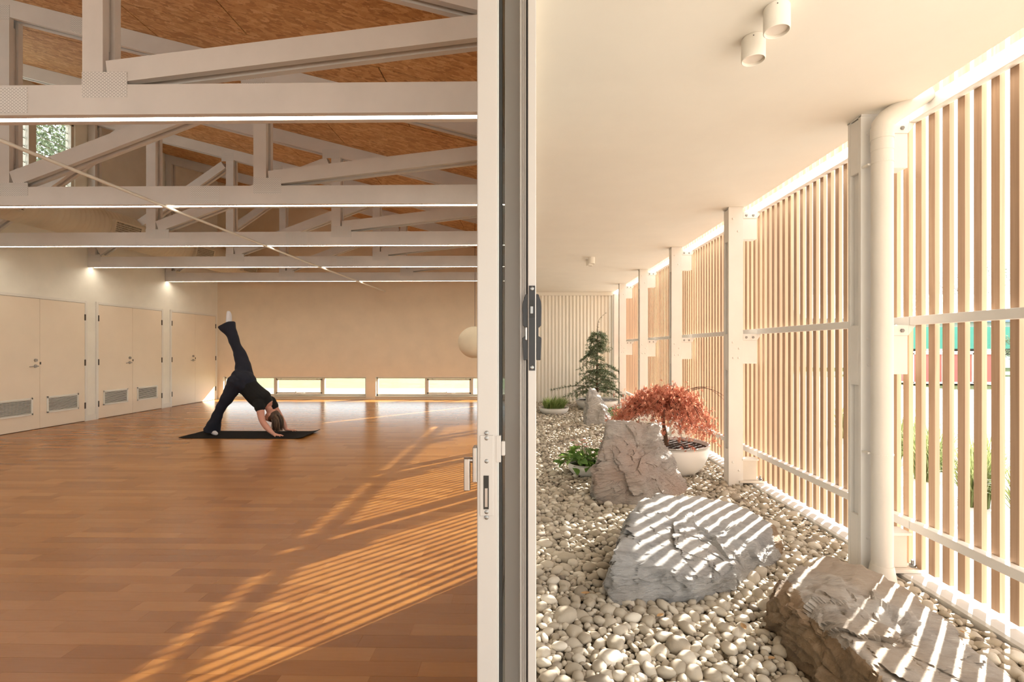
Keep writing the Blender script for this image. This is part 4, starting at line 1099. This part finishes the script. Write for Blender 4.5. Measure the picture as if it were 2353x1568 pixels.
for i in range(64):
    z = .36+1.30*rm.random()**1.25; f_ = (1.70-z)/1.35; ln = (.13+.52*f_)*rm.uniform(.65, 1.15); a = rm.uniform(0, 6.28)
    d_ = Vector((math.cos(a), math.sin(a), 0)); s0 = Vector((0, 0, z))
    if d_.x > 0 and ln*d_.x > .52: ln = .52/d_.x
    if d_.y > 0 and ln*d_.y > 1.2: ln = 1.2/d_.y
    q = cr([(*s0, .006), (*(s0+d_*ln*.5+Vector((0, 0, .04))), .004), (*(s0+d_*ln+Vector((0, 0, -.05-.10*rm.random()))), .0015)], 6); P_ = [Vector(w[:3]) for w in q]
    bb_.tube(P_, [w[3] for w in q], 5)
    for j in range(2, len(P_)):
        needles(P_[j]+Vector((rm.gauss(0, .02), rm.gauss(0, .02), rm.gauss(0, .012))), d_, 9, .055, rm)
        if rm.random() < .7:
            sd_v = Vector((-d_.y, d_.x, 0))*rm.choice((-1, 1)); e = P_[j]+sd_v*rm.uniform(.06, .15)+d_*.06+Vector((0, 0, -.03)); bb_.tube([P_[j], e], [.003, .001], 4)
            for t in (.4, .7, 1.0): needles(P_[j].lerp(e, t), sd_v, 7, .05, rm)
# one long low branch to the left
q = cr([(0, 0, .46, .008), (-.45, -.1, .54, .006), (-.98, -.15, .46, .002)], 9); P_ = [Vector(w[:3]) for w in q]; bb_.tube(P_, [w[3] for w in q], 5)
for p in P_[3:]: needles(p, Vector((-1, 0, 0)), 20, .06, rm)
for t in np.linspace(1.45, 2.08, 14): 
    xx = 0 if t < 1.75 else .2*((t-1.75)/.36)**1.6; needles(Vector((xx, 0, t)), Vector((.2, 0, 1)), 6 if t < 1.8 else 2, .045, rm)
bb_.build('branches', 'twig', cf, smooth=True)
np_obj('foliage', [tuple(v) for v in V], F, 'needle', cf, T, False, 'stuff')
# low sprig beside the far boulder
sp_ = thing('leafy_sprig', 'little green leafy sprig growing beside the farthest boulder', 'plant', (1.60, 8.95, -.01)); stm = MB()
for i in range(26):
    a = rm.uniform(0, 6.28); rad = rm.uniform(.02, .13); p = Vector((math.cos(a)*rad, math.sin(a)*rad, .05+.17*rm.random())); stm.tube([Vector((0, 0, 0)), p], .002, 4)
    shared('leaf', leaf_me[rm.randrange(5)], 'leaf', sp_, p, (rm.gauss(0, .5), rm.uniform(-.3, .6), a), (.55,)*3)
stm.build('stems', 'leaf', sp_, tint=True)

# ================================================================== outside
struct('ground_paving', MB().box(2.46, 14.2, -12, 60, -.3, -.09), 'path')
struct('ground_far', MB().box(-60, 80, -40, 110, -.6, -.32), 'path')
M['lawn'] = paint('lawn_grass', (.115, .14, .05), .9, .25)
M['lawn_pale'] = paint('pale_dry_grass', (.19, .185, .13), .9, .12)
struct('ground_lawn', MB().box(-40, 2.40, 12.45, 14.7, -.3, -.10), 'lawn')
struct('ground_path', MB().box(-40, 2.40, 14.7, 16.7, -.3, -.095), 'lawn_pale')
struct('ground_field', MB().box(-40, 2.40, 16.7, 95, -.3, -.10), 'lawn')
struct('ground_verge', MB().box(14.2, 60, -12, 95, -.3, -.085), 'lawn')
struct('ground_front', MB().box(-60, 2.46, -40, -5.2, -.3, -.1), 'path')
# strappy grasses just outside the screen
g0 = None
rm = random.Random(17)
for i in range(14):
    y = 2.8+i*.40+rm.uniform(-.04, .04); x = 3.5+.12*i+(.35 if i % 2 else 0)
    if i < 3:
        g = thing('grass_clump', 'pale green strappy grass clump outside the slat screen', 'plant', (x, y, -.09), rm.uniform(0, 6), 'grass clumps outside the screen')
        bl = grass(g, 220, .09, .42, .78, .30, .007, 40+i, 'strap'); 
        g0 = (g0 or [])+[(g, bl)]
    else:
        s, sb = g0[i % 3]; g = s.copy(); C.objects.link(g); g.location = (x, y, -.09); g.rotation_euler = (0, 0, rm.uniform(0, 6)); g['label'] = 'pale green strappy grass clump outside the slat screen'
        c = sb.copy(); C.objects.link(c); c.parent = g
# low building with a blue grey roof across the paving
M['roofblue'] = paint('blue_grey_roofing', (.20, .27, .36), .5); M['shade_green'] = paint('green_shade_cloth', (.10, .34, .27), .8); M['red'] = paint('faded_red_paint', (.46, .14, .12), .6)
M['bwall'] = paint('pale_building_wall', (.66, .66, .66), .7)
bd_ = thing('far_building', 'long pale building with a blue grey roof beyond the paving', 'building', (34, 34, -.1))
MB().box(-14, 22, 0, 9, 0, 3.2).build('wall', 'bwall', bd_)
m = MB(); m.prism([(-.8, 3.15), (9.8, 3.15), (9.8, 3.4), (4.5, 5.6), (-.8, 3.4)], 'x', -15, 23); m.build('roof', 'roofblue', bd_)
for i in range(9): MB().box(-12+i*3.6, -10+i*3.6, -.06, 0, .9, 2.5).build('window', 'dark', bd_)
sf = thing('shade_fence', 'green shade cloth fence in front of the far building', 'fence', (27, 27, -.1))
MB().box(-9, 16, 0, .04, 1.35, 2.55).build('shade_cloth', 'shade_green', sf)
for i in range(11): MB().box(-9+2.5*i-.04, -9+2.5*i+.04, -.04, .04, 0, 2.6).build('fence_post', 'white', sf)
rb = thing('red_container', 'faded red container with white trim standing on the far lawn', 'container', (15.9, 18.2, -.085))
MB().box(-1.6, 1.7, 0, 1.6, .12, 1.15).build('container_body', 'red', rb)
m = MB(); m.box(-1.65, 1.75, -.05, 1.65, 1.15, 1.25); m.box(-1.65, 1.75, -.05, .0, .06, .13)
for x in (-1.62, -.5, .6, 1.7): m.box(x-.04, x+.04, -.05, .0, .1, 1.2)
m.build('container_trim', 'white', rb)
pk = thing('picket_fence', 'white picket fence beside the red container', 'fence', (18.0, 18.0, -.085))
for i in range(16): MB().box(.16*i, .16*i+.07, 0, .025, .05, 1.25).build('picket', 'white', pk)
m = MB(); m.box(-.05, 2.6, .025, .06, .3, .38); m.box(-.05, 2.6, .025, .06, .95, 1.03); m.build('fence_rail', 'white', pk)
# trees
def tree(label, loc, h, cr_, n, seed, name='tree', group=None, trunk=True, lowz=.45):
    rm = random.Random(seed); t = thing(name, label, 'tree' if trunk else 'shrub', loc, 0, group)
    m = MB()
    if trunk:
        m.tube([(0, 0, -.2), (.1, 0, h*.3), (0, .1, h*.55)], [.18, .13, .09], 8)
        ends = []
        for i in range(13):
            a = rm.uniform(0, 6.28); e = Vector((math.cos(a)*cr_*rm.uniform(.35, .95), math.sin(a)*cr_*rm.uniform(.35, .95), h*rm.uniform(.55, .97))); z0 = h*rm.uniform(.25, .55)
            m.tube([(0, 0, z0), (e.x*.4, e.y*.4, (z0+e.z)/2+.1), e], [.06, .035, .012], 6); ends.append(e)
        m.build('trunk', 'bark', t, smooth=True)
    V, F, T = [], [], []
    cl = [Vector((rm.gauss(0, cr_*.5), rm.gauss(0, cr_*.5), h*rm.uniform(lowz, 1.0))) for _ in range(26)]
    if trunk: cl += ends
    for _ in range(n):
        c = rm.choice(cl); p = c+Vector((rm.gauss(0, cr_*.17), rm.gauss(0, cr_*.17), rm.gauss(0, cr_*.12))); d_ = Vector((rm.gauss(0, 1), rm.gauss(0, 1), rm.gauss(-.3, 1))).normalized(); s_ = d_.orthogonal().normalized()
        l = rm.uniform(.09, .20)*(1 if trunk else .6); b = len(V); V.extend([p, p+d_*l*.5+s_*l*.22, p+d_*l, p+d_*l*.5-s_*l*.22]); F.append((b, b+1, b+2, b+3)); T.extend([min(1, max(0, rm.gauss(.5, .25)))]*4)
    np_obj('foliage', [tuple(v) for v in V], F, 'treeleaf', t, T, False, 'stuff')
tree('grey green tree seen through the louvre window, nearer one', (-16.8, 17.0, 0), 10.2, 2.6, 14000, 1)
tree('grey green tree seen through the louvre window, farther one', (-23.5, 26.5, 0), 14.5, 3.8, 14000, 2)
tree('bare looking pale tree above the roof of the far building', (41, 45, 0), 8.6, 3.0, 5000, 4)
tree('dark green bush by the far lawn at the right edge', (23.5, 22.5, -.1), 2.2, 1.1, 6000, 5, 'bush', None, False, .1)
